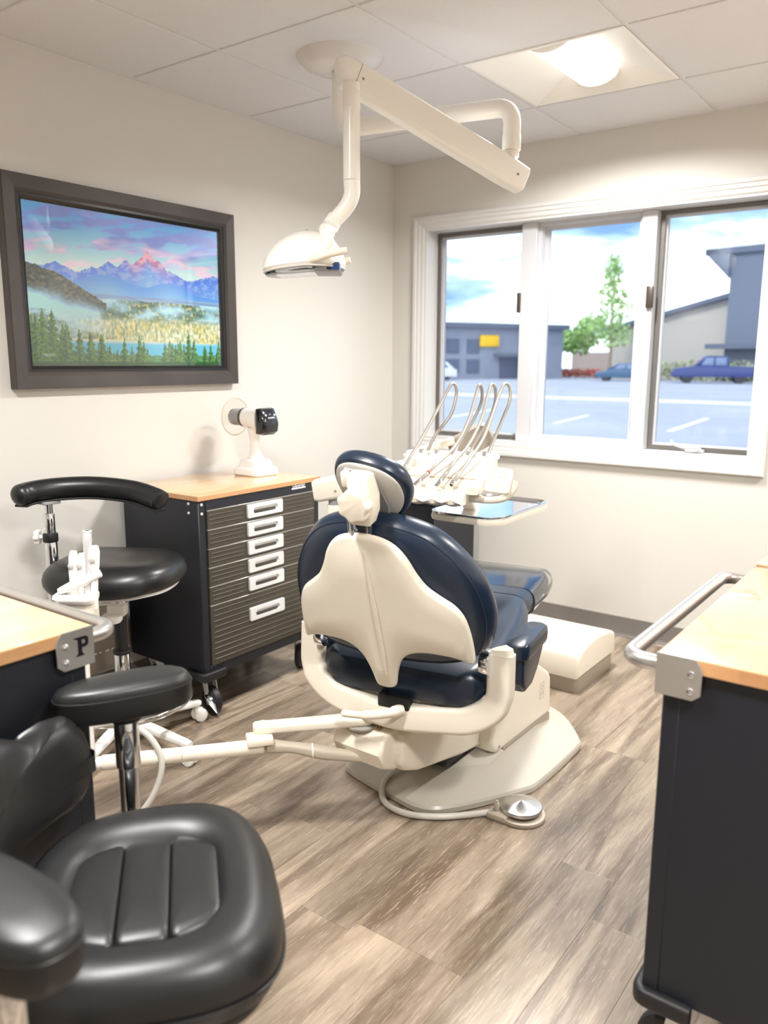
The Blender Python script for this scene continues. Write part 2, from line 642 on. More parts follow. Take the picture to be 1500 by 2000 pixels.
# ---- ceiling: lay-in tiles, narrow grid, recessed lamps
GX = [-1.6507 + .6096 * i for i in range(-2, 7)]
GY = [2.699 + .6096 * i for i in range(-8, 3)]
GX = [XL] + [g for g in GX if XL + .03 < g < XR - .03] + [XR]
GY = [YB] + [g for g in GY if YB + .03 < g < YF - .03] + [YF]
LAMPS = [(-1.346, 3.004), (-1.346, 0.566), (0.483, 0.566), (0.483, 3.004)]
ceiling = obj('ceiling', box(new(), XL - .1, XR + .1, YB - .1, YF + .1, 2.56, 2.62), M_ceil, smooth=False)
tag(ceiling, kind='structure')
for i in range(len(GX) - 1):
    for j in range(len(GY) - 1):
        x0, x1, y0, y1 = GX[i], GX[i + 1], GY[j], GY[j + 1]
        if any(x0 < lx < x1 and y0 < ly < y1 for lx, ly in LAMPS):
            continue
        g = 0.0075
        b = box(new(), x0 + g, x1 - g, y0 + g, y1 - g, ZC, ZC + .018, 0.002, 1)
        obj('ceiling_tile', b, M_ceil, ceiling, smooth=False)
for x in GX[1:-1]:
    obj('grid_bar', box(new(), x - .0075, x + .0075, YB, YF, ZC + .004, ZC + .03), M_grid, ceiling, smooth=False)
for y in GY[1:-1]:
    for i in range(len(GX) - 1):
        obj('grid_bar', box(new(), GX[i] + .008, GX[i + 1] - .008, y - .0075, y + .0075, ZC + .0045, ZC + .03), M_grid, ceiling, smooth=False)
M_wallangle = M_grid
obj('wall_angle', box(new(), XL, XL + .012, YB, YF, ZC - .001, ZC + .02), M_grid, ceiling, smooth=False)
obj('wall_angle', box(new(), XL, XR, YF - .012, YF, ZC - .001, ZC + .02), M_grid, ceiling, smooth=False)

# ---- walls
wall_l = tag(obj('wall_left', box(new(), XL - .1, XL, YB - .1, YF + .17, -.1, 2.58), M_wall, smooth=False), kind='structure')
wall_r = tag(obj('wall_right', box(new(), XR, XR + .1, YB - .1, YF + .17, -.1, 2.58), M_wall, smooth=False), kind='structure')
wall_b = tag(obj('wall_behind', box(new(), XL, XR, YB - .1, YB, -.1, 2.58), M_wall, smooth=False), kind='structure')
WX0, WX1, WZ0, WZ1 = -2.53, -0.79, 0.92, 2.055     # window opening
def holed_wall():
    t = new()
    O = [(XL, -.1), (XR, -.1), (XR, 2.58), (XL, 2.58)]
    I = [(WX0, WZ0), (WX1, WZ0), (WX1, WZ1), (WX0, WZ1)]
    y0, y1 = YF, YF + .17
    v = {}
    for nme, P in (('o', O), ('i', I)):
        for yy in (y0, y1):
            for q in range(4):
                v[nme, yy, q] = t.verts.new((P[q][0], yy, P[q][1]))
    for q in range(4):
        r = (q + 1) % 4
        t.faces.new((v['o', y0, q], v['o', y0, r], v['i', y0, r], v['i', y0, q]))
        t.faces.new((v['o', y1, r], v['o', y1, q], v['i', y1, q], v['i', y1, r]))
        t.faces.new((v['o', y0, r], v['o', y0, q], v['o', y1, q], v['o', y1, r]))
        t.faces.new((v['i', y0, q], v['i', y0, r], v['i', y1, r], v['i', y1, q]))
    bmesh.ops.recalc_face_normals(t, faces=t.faces[:])
    return t
wall_w = tag(obj('wall_window', holed_wall(), M_wall, smooth=False), kind='structure')

# ---- cove base along the walls
cove = [(0, 0), (.012, 0.0), (.012, .003), (.006, .010), (.0035, .022), (.003, .098), (.0015, .1005), (0, .101)]
def cove_base(name, a, b, up_dir):
    a, b, n = Vector(a), Vector(b), Vector(up_dir)
    t = new()
    ring_faces(t, [[p + n * d + Vector((0, 0, z)) for d, z in cove] for p in (a, b)])
    bmesh.ops.recalc_face_normals(t, faces=t.faces[:])
    return tag(obj(name, t, M_base, angle=30), kind='structure')
cove_base('baseboard_window', (XL, YF, 0), (XR, YF, 0), (0, -1, 0))
cove_base('baseboard_left', (XL, YB, 0), (XL, YF, 0), (1, 0, 0))
cove_base('baseboard_right', (XR, YB, 0), (XR, YF, 0), (-1, 0, 0))

# ---- window: moulded casing, deep jamb, three lights
win = thing('window_1', None, None, kind='structure')
cw = .068
steps = [(0, YF), (0, YF - .018), (.006, YF - .024), (.020, YF - .024), (.024, YF - .019), (.040, YF - .017), (.044, YF - .012), (.060, YF - .012), (.066, YF - .008), (cw, YF)]
obj('casing', frame_ring(new(), WX0 - cw + .004, WX1 + cw - .004, WZ0 - cw + .004, WZ1 + cw - .004, cw, 0, 0, steps=steps), M_trim, win, angle=25)
obj('jamb', frame_ring(new(), WX0, WX1, WZ0, WZ1, .014, YF - .004, YF + .17), M_trim, win, angle=30)
MA, MB_ = (-1.976, -1.892), (-1.36, -1.288)
for a, b in (MA, MB_):
    t = new()
    box(t, a, b, YF + .06, YF + .16, WZ0 + .014, WZ1 - .014, .003, 1)
    obj('mullion', t, M_vinyl, win)
YS = YF + .13
def sash(name, x0, x1, bronze, wd=.030):
    z0, z1 = WZ0 + .016, WZ1 - .014
    f = obj(name, frame_ring(new(), x0, x1, z0, z1, wd, 0, 0, steps=[(0, YS + .03), (0, YS - .008), (wd * .45, YS - .008), (wd * .5, YS), (wd * .9, YS + .004), (wd, YS + .012), (wd, YS + .03)]), M_vinyl, win, angle=25)
    if bronze:
        obj('screen_frame', frame_ring(new(), x0 + .004, x1 - .004, z0 + .004, z1 - .004, .017, YS - .019, YS - .0082), M_bronze, f, angle=25)
    obj('pane', box(new(), x0 + wd - .003, x1 - wd + .003, YS + .018, YS + .022, z0 + wd - .003, z1 - wd + .003), M_glass, f, smooth=False)
    return f
sash('sash', WX0 + .014, MA[0], True)
sc_ = sash('sash', MA[1], MB_[0], False, .034)
obj('stop_bead', frame_ring(new(), MA[1], MB_[0], WZ0 + .014, WZ1 - .014, .016, YF + .085, YS - .008), M_vinyl, sc_, angle=25)
s3 = sash('sash', MB_[1], WX1 - .014, True)
t = new(); box(t, MB_[1] - .026, MB_[1] + .006, YF + .040, YF + .062, 1.60, 1.70, .005, 2)
obj('latch', t, M_latch, win)
t = new(); box(t, MA[0] - .014, MA[0] + .006, YF + .050, YF + .085, 1.60, 1.70, .005, 2)
obj('latch', t, M_latch, win)
t = new()
box(t, -1.09, -1.01, YF + .055, YF + .10, WZ0 + .014, WZ0 + .03, .004, 2)
tube(t, crv([(-1.02, YF + .05, WZ0 + .03), (-1.03, YF + .035, WZ0 + .042), (-1.08, YF + .03, WZ0 + .040), (-1.13, YF + .03, WZ0 + .05), (-1.15, YF + .03, WZ0 + .07)], 5), [.009] * 12 + [.007] * 9, 10)
obj('crank_handle', t, M_vinyl, win)

# ---- ceiling lamps
M_lamp = emis('lamp_lens', (1.0, 0.96, 0.88, 1), 3.0)
M_troffer = mat('troffer_enamel', S(242, 240, 234), 0.4)
def ceiling_lamp(x, y, label):
    r = thing('ceiling_lamp', label, 'ceiling lamp', (x, y, ZC), group='recessed ceiling lamps')
    h = .3048 - .009
    t = new()
    # sloped tray: rim, long side wings rising to the middle, sloped ends
    z_in = .07
    o = [(-h, -h, 0), (h, -h, 0), (h, h, 0), (-h, h, 0)]
    ri = [(-h + .012, -h + .012, 0), (h - .012, -h + .012, 0), (h - .012, h - .012, 0), (-h + .012, h - .012, 0)]
    ce = [(-.105, -.20, z_in), (.105, -.20, z_in), (.105, .20, z_in), (-.105, .20, z_in)]
    top = [(-h, -h, .1), (h, -h, .1), (h, h, .1), (-h, h, .1)]
    ring_faces(t, [top, o, ri, ce], True, True, True)
    bmesh.ops.recalc_face_normals(t, faces=t.faces[:])
    obj('housing', t, M_troffer, r, angle=20)
    t = new()
    sec = [(.088 * math.cos(a), -.050 * math.sin(a)) for a in [PI * k / 14 for k in range(15)]]
    ring_faces(t, [[(a, yy, z_in - .012 + b) for a, b in sec] for yy in (-.215, .215)], True, True, True)
    bmesh.ops.recalc_face_normals(t, faces=t.faces[:])
    obj('lens', t, M_lamp, r)
    ld = bpy.data.lights.new('lamp_tube', 'AREA')
    ld.shape = 'RECTANGLE'; ld.size = .13; ld.size_y = .40
    ld.energy = LAMP_POWER; ld.color = (1.0, 0.98, 0.95); ld.spread = math.radians(158)
    lo_ = bpy.data.objects.new('lamp_tube', ld); col.objects.link(lo_); lo_.parent = r
    lo_.location = (0, 0, z_in - .012 - .052 - .002)
    for s in (-1, 1):
        t = new()
        ring_faces(t, [[(a * 1.03, yy, z_in - .011 + b * 1.05) for a, b in sec] for yy in (s * .216, s * .226)], True, True, True)
        bmesh.ops.recalc_face_normals(t, faces=t.faces[:])
        obj('lens_end', t, M_troffer, r)
    return r
ceiling_lamp(*LAMPS[0], 'square recessed ceiling lamp glowing near the window wall')
ceiling_lamp(*LAMPS[1], 'square recessed ceiling lamp above the black foreground stool')
ceiling_lamp(*LAMPS[2], 'square recessed ceiling lamp at the right behind the viewer')
ceiling_lamp(*LAMPS[3], 'square recessed ceiling lamp above the far end of the right-hand carts')

# ================================================================ outside the window, colours mixed lighter to carry haze
G = -0.15
M_lot = mat('pale_asphalt', S(150, 156, 174), 0.8, var=(0.2, S(168, 173, 188), 0.8))
lot = tag(obj('parking_lot', box(new(), -160, 60, YF + .17, 190, G - .3, G), M_lot, smooth=False), kind='structure')
M_line = mat('white_road_paint', S(240, 240, 240), 0.7)
for a, b, wd in (((-5.45, 18.1), (-5.9, 22.8), .14), ((-8.4, 18.6), (-8.95, 22.0), .12), ((-11.6, 19.0), (-12.3, 22.4), .12)):
    a, b = Vector((*a, 0)), Vector((*b, 0))
    n_ = (b - a).cross(Vector((0, 0, 1))).normalized() * wd / 2
    t = new()
    ring_faces(t, [[(p.x, p.y, z) for p in (a - n_, a + n_, b + n_, b - n_)] for z in (G + .001, G + .012)])
    obj('lane_stripe', t, M_line, lot, smooth=False)
t = new(); box(t, -70, 30, 31.0, 32.2, G + .001, G + .05)
obj('kerb', t, mat('pale_kerb', S(225, 225, 226), .8), lot, smooth=False)

def facing(p, q):
    return math.degrees(math.atan2(q[1] - p[1], q[0] - p[0]))

M_bluegrey = mat('blue_grey_siding', S(138, 145, 163), .8, var=(1.5, S(148, 155, 172), .6))
M_roofd = mat('dark_roof_edge', S(96, 104, 124), .7)
M_winb = mat('far_window', S(84, 94, 122), .25)
M_tan = mat('tan_siding', S(186, 180, 174), .85, bump=(3, .1), stretch=(.1, .1, 6))
M_slate = mat('slate_panel', S(108, 116, 134), .7)
M_yellow = mat('yellow_sign', S(250, 196, 20), .6)
M_brown = mat('low_brown_wall', S(168, 152, 146), .85)

# left building
pa, pb = (-41.5, 51.5), (-31.0, 69.5)
ang = facing(pa, pb); Lb = math.dist(pa, pb)
bl = thing('office_building', 'low blue-grey office building seen through the left and middle panes', 'building', (*pa, G), ang)
obj('wall', box(new(), -14, Lb, 0, 16, 0, 4.35), M_bluegrey, bl, smooth=False)
t = new(); box(t, -14.3, Lb + .3, -.5, 16, 4.35, 4.75); obj('roof', t, M_roofd, bl, smooth=False)
for x, z in ((4.8, 2.2), (8.9, 2.2), (8.9, .5), (10.9, 2.2), (10.9, .5), (17.6, .5)):
    w_ = obj('window', box(new(), x, x + 1.25, -.06, .1, z, z + 1.2), M_roofd, bl, smooth=False)
    obj('pane', box(new(), x + .1, x + 1.15, -.08, -.05, z + .1, z + 1.1), M_winb, w_, smooth=False)
t = new(); box(t, 13.6, 17.0, -1.4, 0, 1.9, 2.2); obj('canopy', t, M_roofd, bl, smooth=False)
t = new(); box(t, 14.2, 16.4, -.08, .1, 0, 1.9); obj('door', t, M_winb, bl, smooth=False)
t = new(); box(t, 12.1, 14.0, -.25, 0, 2.75, 3.75, .1, 2); obj('wall_sign', t, M_yellow, bl, label='yellow wall sign')

# right building with gable and tower
pa, pb = (-25.5, 74.0), (-8.0, 70.5)
ang = facing(pa, pb); Lb = math.dist(pa, pb)
br = thing('gabled_building', 'tan sided building with dark slate tower seen through the right pane', 'building', (*pa, G), ang)
t = new()
prism(t, [(-3, 0), (Lb, 0), (Lb, 8.2), (9.6, 7.1), (-3, 4.3)], 0, 14, M=Matrix(((1, 0, 0, 0), (0, 0, 1, 0), (0, 1, 0, 0), (0, 0, 0, 1))))
bmesh.ops.recalc_face_normals(t, faces=t.faces[:])
obj('wall', t, M_tan, br, smooth=False)
t = new()
prism(t, [(-4, 4.05), (9.6, 7.1), (9.6, 7.5), (-4, 4.45)], -.6, 14, M=Matrix(((1, 0, 0, 0), (0, 0, 1, 0), (0, 1, 0, 0), (0, 0, 0, 1))))
bmesh.ops.recalc_face_normals(t, faces=t.faces[:])
obj('roof', t, M_roofd, br, smooth=False)
t = new(); box(t, 8.6, 15.5, -1.6, 5, 0, 10.1); obj('tower', t, M_slate, br, smooth=False)
t = new()
prism(t, [(8.6, 8.2), (8.6, 10.6), (6.5, 10.6), (6.7, 10.1)][::-1], -1.9, 5, M=Matrix(((1, 0, 0, 0), (0, 0, 1, 0), (0, 1, 0, 0), (0, 0, 0, 1))))
bmesh.ops.recalc_face_normals(t, faces=t.faces[:])
obj('flared_eave', t, M_slate, br, smooth=False)
t = new(); box(t, 6.5, 16, -1.9, 5, 10.1, 10.6); obj('tower_roof', t, M_roofd, br, smooth=False)
t = new(); box(t, 7.4, 15.6, -2.6, -1.6, 2.6, 3.0); obj('awning', t, M_roofd, br, smooth=False)

tag(obj('garden_wall', box(new(), -37.5, -29.5, 86.5, 87.2, G, 2.4, .05, 1), M_brown, smooth=False), 'low brown wall behind the tree across the car park', 'wall')

# cars
M_tyre = mat('tyre', S(52, 54, 62), .7)
M_rim = mat('wheel_rim', S(210, 212, 216), .35, .5)
M_carglass = mat('car_glass', S(120, 136, 170), .1)
def side_prism(t, prof, w0, w1, r=.06):
    prism(t, prof, w0, w1, r, M=Matrix(((1, 0, 0, 0), (0, 0, 1, 0), (0, 1, 0, 0), (0, 0, 0, 1))))
    bmesh.ops.recalc_face_normals(t, faces=t.faces[:])
def vehicle(name, label, cat, loc, rz, paint, body, cabin, wheels, wr, width, glass):
    r = thing(name, label, cat, loc, rz)
    t = new(); side_prism(t, body, 0, width, .05); obj('body', t, paint, r)
    t = new(); side_prism(t, cabin, .08, width - .08, .05); obj('cabin', t, paint, r)
    for g in glass:
        t = new(); side_prism(t, g, .05, width - .05, .01); obj('side_window', t, M_carglass, r)
    for wx in wheels:
        for wy in (0.12, width - .12):
            t = new(); lathe(t, [(0, -.11), (wr * .6, -.11), (wr * .95, -.10), (wr, -.06), (wr, .06), (wr * .95, .10), (0, .11)], 20, T(wx, wy, wr, 90)); w_ = obj('wheel', t, M_tyre, r)
            t = new(); lathe(t, [(0, -.125), (wr * .55, -.125), (wr * .58, -.11), (0, -.10)], 16, T(wx, wy, wr, 90 if wy < 1 else -90)); obj('rim', t, M_rim, w_)
    return r
vehicle('pickup_truck', 'blue pickup truck parked across the lot, seen through the right pane', 'truck', (-18.6, 61.2, G), facing((-18.6, 61.2), (-12.7, 63.3)),
        mat('blue_car_paint', S(38, 58, 122), .3, coat=.5),
        [(0, .45), (6.0, .45), (6.05, 1.2), (3.9, 1.25), (1.6, 1.25), (.25, 1.1), (0, .8)], [(1.55, 1.24), (3.95, 1.24), (3.85, 1.95), (2.5, 2.0), (2.2, 1.92)], (1.1, 4.7), .40, 1.95,
        [[(2.0, 1.3), (2.85, 1.3), (2.85, 1.85), (2.35, 1.85)], [(2.98, 1.3), (3.75, 1.3), (3.7, 1.85), (2.98, 1.85)]])
vehicle('sedan_car', 'teal-blue sedan parked across the lot, seen through the middle pane', 'car', (-25.3, 63.0, G), facing((-25.3, 63.0), (-20.9, 64.0)),
        mat('teal_car_paint', S(48, 92, 128), .3, coat=.5),
        [(0, .28), (4.5, .28), (4.5, .85), (3.6, .95), (1.2, .92), (.1, .7)], [(.95, .9), (3.9, .92), (3.2, 1.4), (1.9, 1.42)], (.85, 3.65), .32, 1.75,
        [[(1.5, .96), (2.4, .96), (2.4, 1.34), (1.95, 1.34)], [(2.5, .96), (3.4, .96), (3.1, 1.34), (2.5, 1.34)]])
vehicle('hatchback_car', 'white car parked before the blue-grey office building', 'car', (-36.6, 52.6, G), facing((-38.2, 54.0), (-35.7, 57.6)),
        mat('white_car_paint', S(232, 234, 238), .3, coat=.5),
        [(0, .28), (4.4, .28), (4.4, .85), (3.6, .95), (1.2, .92), (.1, .7)], [(.95, .9), (4.2, .92), (3.6, 1.45), (1.9, 1.47)], (.85, 3.55), .32, 1.75,
        [[(1.5, .98), (2.4, .98), (2.4, 1.38), (1.95, 1.38)], [(2.5, .98), (3.7, .98), (3.4, 1.38), (2.5, 1.38)]])

# planting
M_leaf = mat('hazed_foliage', S(146, 182, 104), .7, var=(.6, S(176, 204, 140), .8))  # leaf green paled to put the haze into the colour
M_bark = mat('bark', S(140, 124, 108), .9)
M_red = mat('red_planting', S(206, 92, 92), .7, var=(.8, S(176, 120, 90), .8))
def foliage(t, centres, n, s, seed):
    rg = random.Random(seed)
    for (cx, cy, cz, rx, rz_) in centres:
        for _ in range(n):
            v = Vector((rg.gauss(0, 1), rg.gauss(0, 1), rg.gauss(0, 1))).normalized() * (rg.random() ** .45)
            p = Vector((cx + v.x * rx, cy + v.y * rx, cz + v.z * rz_))
            a = Vector((rg.gauss(0, 1), rg.gauss(0, 1), rg.gauss(0, 1))).normalized() * s * (.6 + rg.random() * .8)
            b = a.orthogonal().normalized() * a.length * .6
            t.faces.new([t.verts.new(q) for q in (p - a, p + b, p + a, p - b)])
def tree(name, label, loc, h, crowns, seed, leaf, n=420, s=.22):
    r = thing(name, label, 'tree', (*loc, G))
    t = new(); tube(t, crv([(0, 0, 0), (.05, 0, h * .3), (-.05, .05, h * .6), (0, 0, h * .92)], 5), [.16 - .13 * k / 15 for k in range(16)], 8)
    obj('trunk', t, M_bark, r)
    t = new(); foliage(t, crowns, n, s, seed); obj('foliage', t, leaf, r, smooth=False, kind='stuff')
    return r
tree('slender_tree', 'slender light green tree standing beyond the middle pane', (-26.6, 69.6), 10.5,
     [(0, 0, 9.4, .8, 1.5), (-.3, .2, 7.8, 1.4, 1.5), (.4, -.2, 6.4, 1.7, 1.4), (-.6, 0, 5.0, 1.9, 1.2), (.3, .3, 3.8, 1.8, 1.1)], 2, M_leaf, 230, .17)
tree('round_tree', 'low round green tree left of the slender tree beyond the middle pane', (-35.0, 77.4), 4.6,
     [(0, 0, 3.6, 2.0, 1.5), (1.8, .3, 3.5, 1.8, 1.3), (-1.6, 0, 3.0, 1.4, 1.1), (3.2, .2, 4.4, 1.6, 1.6)], 5, M_leaf, 420, .24)
hd = thing('flower_hedge', 'low reddish hedge along the far edge of the car park', 'hedge', (-34.6, 72.6, G), 6)
t = new(); foliage(t, [(k * .9, 0, .45, .65, .45) for k in range(7)], 140, .14, 9); obj('foliage', t, M_red, hd, smooth=False, kind='stuff')
hd = thing('green_hedge', 'green shrubs behind the blue pickup truck', 'hedge', (-23.0, 71.2, G), facing((-25.5, 74.0), (-8.0, 70.5)))
t = new(); foliage(t, [(k * 1.1, -.5, .8, .9, .9) for k in range(12)], 130, .18, 11); obj('foliage', t, mat('shrub_foliage', S(150, 166, 130), .8, var=(.8, S(186, 180, 158), .8)), hd, smooth=False, kind='stuff')
# ================================================================ things in the room
def inv(root):
    return (Matrix.Translation(root.location) @ root.rotation_euler.to_matrix().to_4x4()).inverted()

# ---------------------------------------------------------------- drawer chest by the left wall
cx0, cx1, cy0, cy1 = -2.700, -2.243, 1.908, 2.585
chest = thing('drawer_chest', 'dark rolling drawer chest with maple top and six graphite drawers', 'tool chest', (-2.44, 2.2, 0))
I = inv(chest)
t = new(); box(t, cx0 + .008, cx1 - .006, cy0 + .008, cy1 - .008, .168, .845, .003, 1)
obj('body', t, M_navy, chest, M=I)
t = new(); box(t, cx0, cx1 + .004, cy0, cy1, .845, .865, .003, 2)
obj('worktop', t, M_maple, chest, M=I)
for ya, yb in ((cy0 + .006, cy0 + .040), (cy1 - .040, cy1 - .006)):
    t = new(); box(t, cx1 - .04, cx1 - .001, ya, yb, .165, .845, .003, 1)
    obj('corner_post', t, M_navy, chest, M=I)
t = new(); box(t, cx1 - .012, cx1, cy0 + .040, cy1 - .040, .808, .845, .001, 1); obj('top_rail', t, M_navy, chest, M=I)
t = new(); box(t, cx1 - .02, cx1, cy0 + .040, cy1 - .040, .165, .2035, .002, 1); obj('bottom_rail', t, M_navy, chest, M=I)
for p, ax in (((cx1, cy0 + .020, .831), 'x'), ((cx1, cy0 + .020, .797), 'x'), ((cx1 - .055, cy0 + .007, .831), 'y'), ((cx1 - .055, cy0 + .007, .797), 'y')):
    t = new(); lathe(t, [(0, 0), (.006, 0), (.0055, .002), (.003, .0035), (0, .004)], 12, T(*p, ry=90) if ax == 'x' else T(*p, rx=90))
    obj('rivet', t, M_alu, chest, M=I)
dz = [.806, .733, .660, .588, .514, .441, .2035]
yA, yB = cy0 + .043, cy1 - .043
ym = (yA + yB) / 2
def drawer_front(z0, z1, nr, split):
    """sheet with pressed ridges"""
    t = new()
    ys = [yA, yA + .012, yA + .018]
    if split: ys += [ym - .122, ym - .116, ym + .116, ym + .122]
    ys += [yB - .018, yB - .012, yB]
    zs = [z0, z0 + .008]
    m = (z1 - z0 - .02) / nr
    for k in range(nr):
        zc = z0 + .010 + m * (k + .5)
        zs += [zc - .0026, zc - .0010, zc + .0010, zc + .0026]
    zs += [z1 - .008, z1]
    def on(y):
        if y < yA + .016 or y > yB - .016: return False
        if split and ym - .119 < y < ym + .119: return False
        return True
    grid = []
    for j, z in enumerate(zs):
        row = []
        ridge = 2 <= j < 2 + 4 * nr and (j - 2) % 4 in (1, 2)
        for y in ys:
            row.append(t.verts.new((cx1 + .004 + (.0020 if ridge and on(y) else 0), y, z)))
        grid.append(row)
    for a in range(len(zs) - 1):
        for b in range(len(ys) - 1):
            t.faces.new((grid[a][b], grid[a][b + 1], grid[a + 1][b + 1], grid[a + 1][b]))
    r_ = bmesh.ops.extrude_face_region(t, geom=t.faces[:])
    for v in [g for g in r_['geom'] if isinstance(g, bmesh.types.BMVert)]:
        v.co.x = cx1 - .014
    bmesh.ops.recalc_face_normals(t, faces=t.faces[:])
    return t
for k in range(6):
    z1, z0 = dz[k] - .001, dz[k + 1] + .002
    d = obj('drawer', drawer_front(z0, z1, 10 if k == 5 else 3, k < 5), M_drawer, chest, M=I, angle=20)
    t = new(); box(t, cx1 - .010, cx1 + .0055, yA, yB, z1 - .0015, z1 + .0022, .0007, 1); obj('top_lip', t, M_steel, d, M=I)
    zc = (z0 + z1) / 2 + (.004 if k < 5 else .035)
    hh, hw = .054, .196
    # pull: bright plate with a sunk slot and a finger bar
    t = new()
    MM = Matrix(((0, 0, 1, cx1 + .004), (1, 0, 0, ym), (0, 1, 0, zc), (0, 0, 0, 1)))
    out, hole = rr(hw, hh, .006, 4), rr(hw * .68, hh * .44, .011, 4)
    ring_faces(t, [[(x, y, 0) for x, y in out], [(x, y, .0065) for x, y in out], [(x * .985, y * .95, .0085) for x, y in out], [(x * 1.03, y * 1.06, .0085) for x, y in hole], [(x, y, .006) for x, y in hole], [(x, y, .0008) for x, y in hole]], True, True, True)
    bmesh.ops.recalc_face_normals(t, faces=t.faces[:])
    bmesh.ops.transform(t, matrix=MM, verts=t.verts)
    h = obj('handle', t, M_alu, d, M=I, angle=30)
    t = new(); box(t, cx1 + .0055, cx1 + .0095, ym - hw * .30, ym + hw * .30, zc - .011, zc + .002, .002, 2); obj('finger_recess', t, M_drawer, h, M=I)
t = new(); box(t, cx1 - .001, cx1 + .001, 2.410, 2.494, .8265, .8325, .0003, 1)
obj('logo_bar', t, M_led, chest, M=I, label='white strip under the logo')
MT = Matrix(((0, 0, 1, cx1 + .0010), (1, .18, 0, 2.452), (0, 1, 0, .8405), (0, 0, 0, 1)))
text('logo', 'UltraHD', .0215, M_led, chest, I @ MT @ Matrix.Diagonal((1, .62, 1, 1)), label='white lettering on the top rail', bold=.0006)

def caster(root, p, rz, M, wr=.058, brake=False, fork_m=None, scale=1.0):
    """swivel caster standing on the floor below p; local +X is the wheel's trail"""
    L = Matrix.Translation((p[0], p[1], 0)) @ Matrix.Rotation(math.radians(rz), 4, 'Z') @ Matrix.Scale(scale, 4)
    top = p[2] / scale
    t = new()
    box(t, -.045, .045, -.035, .035, top - .006, top, .002, 1)
    lathe(t, [(0, top - .006), (.026, top - .006), (.028, top - .018), (.022, top - .024), (0, top - .024)], 18)
    for s in (-1, 1):
        q = [(-.018, top - .022), (.020, top - .022), (.036, wr + .012), (.036, wr - .010), (.022, wr - .014), (.006, wr + .02)]
        prism(t, q if s > 0 else q, -.0015, .0015, 0, Matrix(((1, 0, 0, 0), (0, 0, 1, s * .020), (0, 1, 0, 0), (0, 0, 0, 1))))
    bmesh.ops.recalc_face_normals(t, faces=t.faces[:])
    c = obj('caster', t, fork_m or M_alu, root, M=M @ L)
    t = new()
    lathe(t, [(0, -.014), (wr * .5, -.014), (wr * .88, -.016), (wr * .98, -.011), (wr, -.004), (wr, .004), (wr * .98, .011), (wr * .88, .016), (wr * .5, .014), (0, .014)], 28, T(.024, 0, wr, 90))
    obj('wheel', t, M_rubber, c, M=M @ L)
    if brake:
        t = new()
        prism(t, crv([(0, 0, 0), (.03, .012, 0), (.06, .010, 0), (.085, 0, 0), (.06, -.012, 0), (.03, -.010, 0)], 4, True) and [(q.x, q.y) for q in crv([(0, -.012, 0), (.03, -.014, 0), (.07, -.006, 0), (.095, .0, 0), (.07, .006, 0), (.03, .014, 0), (0, .012, 0)], 4, True)], 0, .004, .001, T(.03, -.026, wr + .035, 0, 38, 0))
        lathe(t, [(0, 0), (.009, 0), (.008, .008), (0, .009)], 14, T(.055, -.026, wr + .02, 0, 38, 0))
        obj('brake_lever', t, M_chrome, c, M=M @ L)
    return c
caster(chest, (cx1 - .045, cy0 + .062, .168), -12, I, .056, True)
caster(chest, (cx1 - .065, cy1 - .075, .168), 120, I, .056)
caster(chest, (cx0 + .07, cy0 + .075, .168), 90, I, .056)
caster(chest, (cx0 + .07, cy1 - .075, .168), 90, I, .056)
for ya, yb, c0 in ((cy0 - .004, cy0 + .10, 1), (cy1 - .10, cy1 + .004, -1)):
    t = new()
    path = [(cx1 - .10, ya if c0 > 0 else yb, .168), (cx1 + .008, ya if c0 > 0 else yb, .168), (cx1 + .008, yb if c0 > 0 else ya, .168)]
    sweep(t, fillet(path, .02), rr(.020, .036, .008, 3))
    obj('corner_bumper', t, M_rubber, chest, M=I)

def band(bm, x0, x1, y0, y1, z0, z1, e=.0007):
    t2 = bmesh.new()
    o = [(x0 - e, y0 - e), (x1 + e, y0 - e), (x1 + e, y1 + e), (x0 - e, y1 + e)]
    i = [(x0 + .002, y0 + .002), (x1 - .002, y0 + .002), (x1 - .002, y1 - .002), (x0 + .002, y1 - .002)]
    L = [[(x, y, z0) for x, y in i], [(x, y, z0) for x, y in o], [(x, y, z1) for x, y in o], [(x, y, z1) for x, y in i]]
    ring_faces(t2, L + [L[0]], True, False, False)
    bmesh.ops.remove_doubles(t2, verts=t2.verts[:], dist=1e-6)
    bmesh.ops.recalc_face_normals(t2, faces=t2.faces[:])
    merge(bm, t2)
    return bm
obj('edge_band', band(new(), cx0, cx1 + .004, cy0, cy1, .846, .8625), M_maple_edge, chest, M=inv(chest), smooth=False)

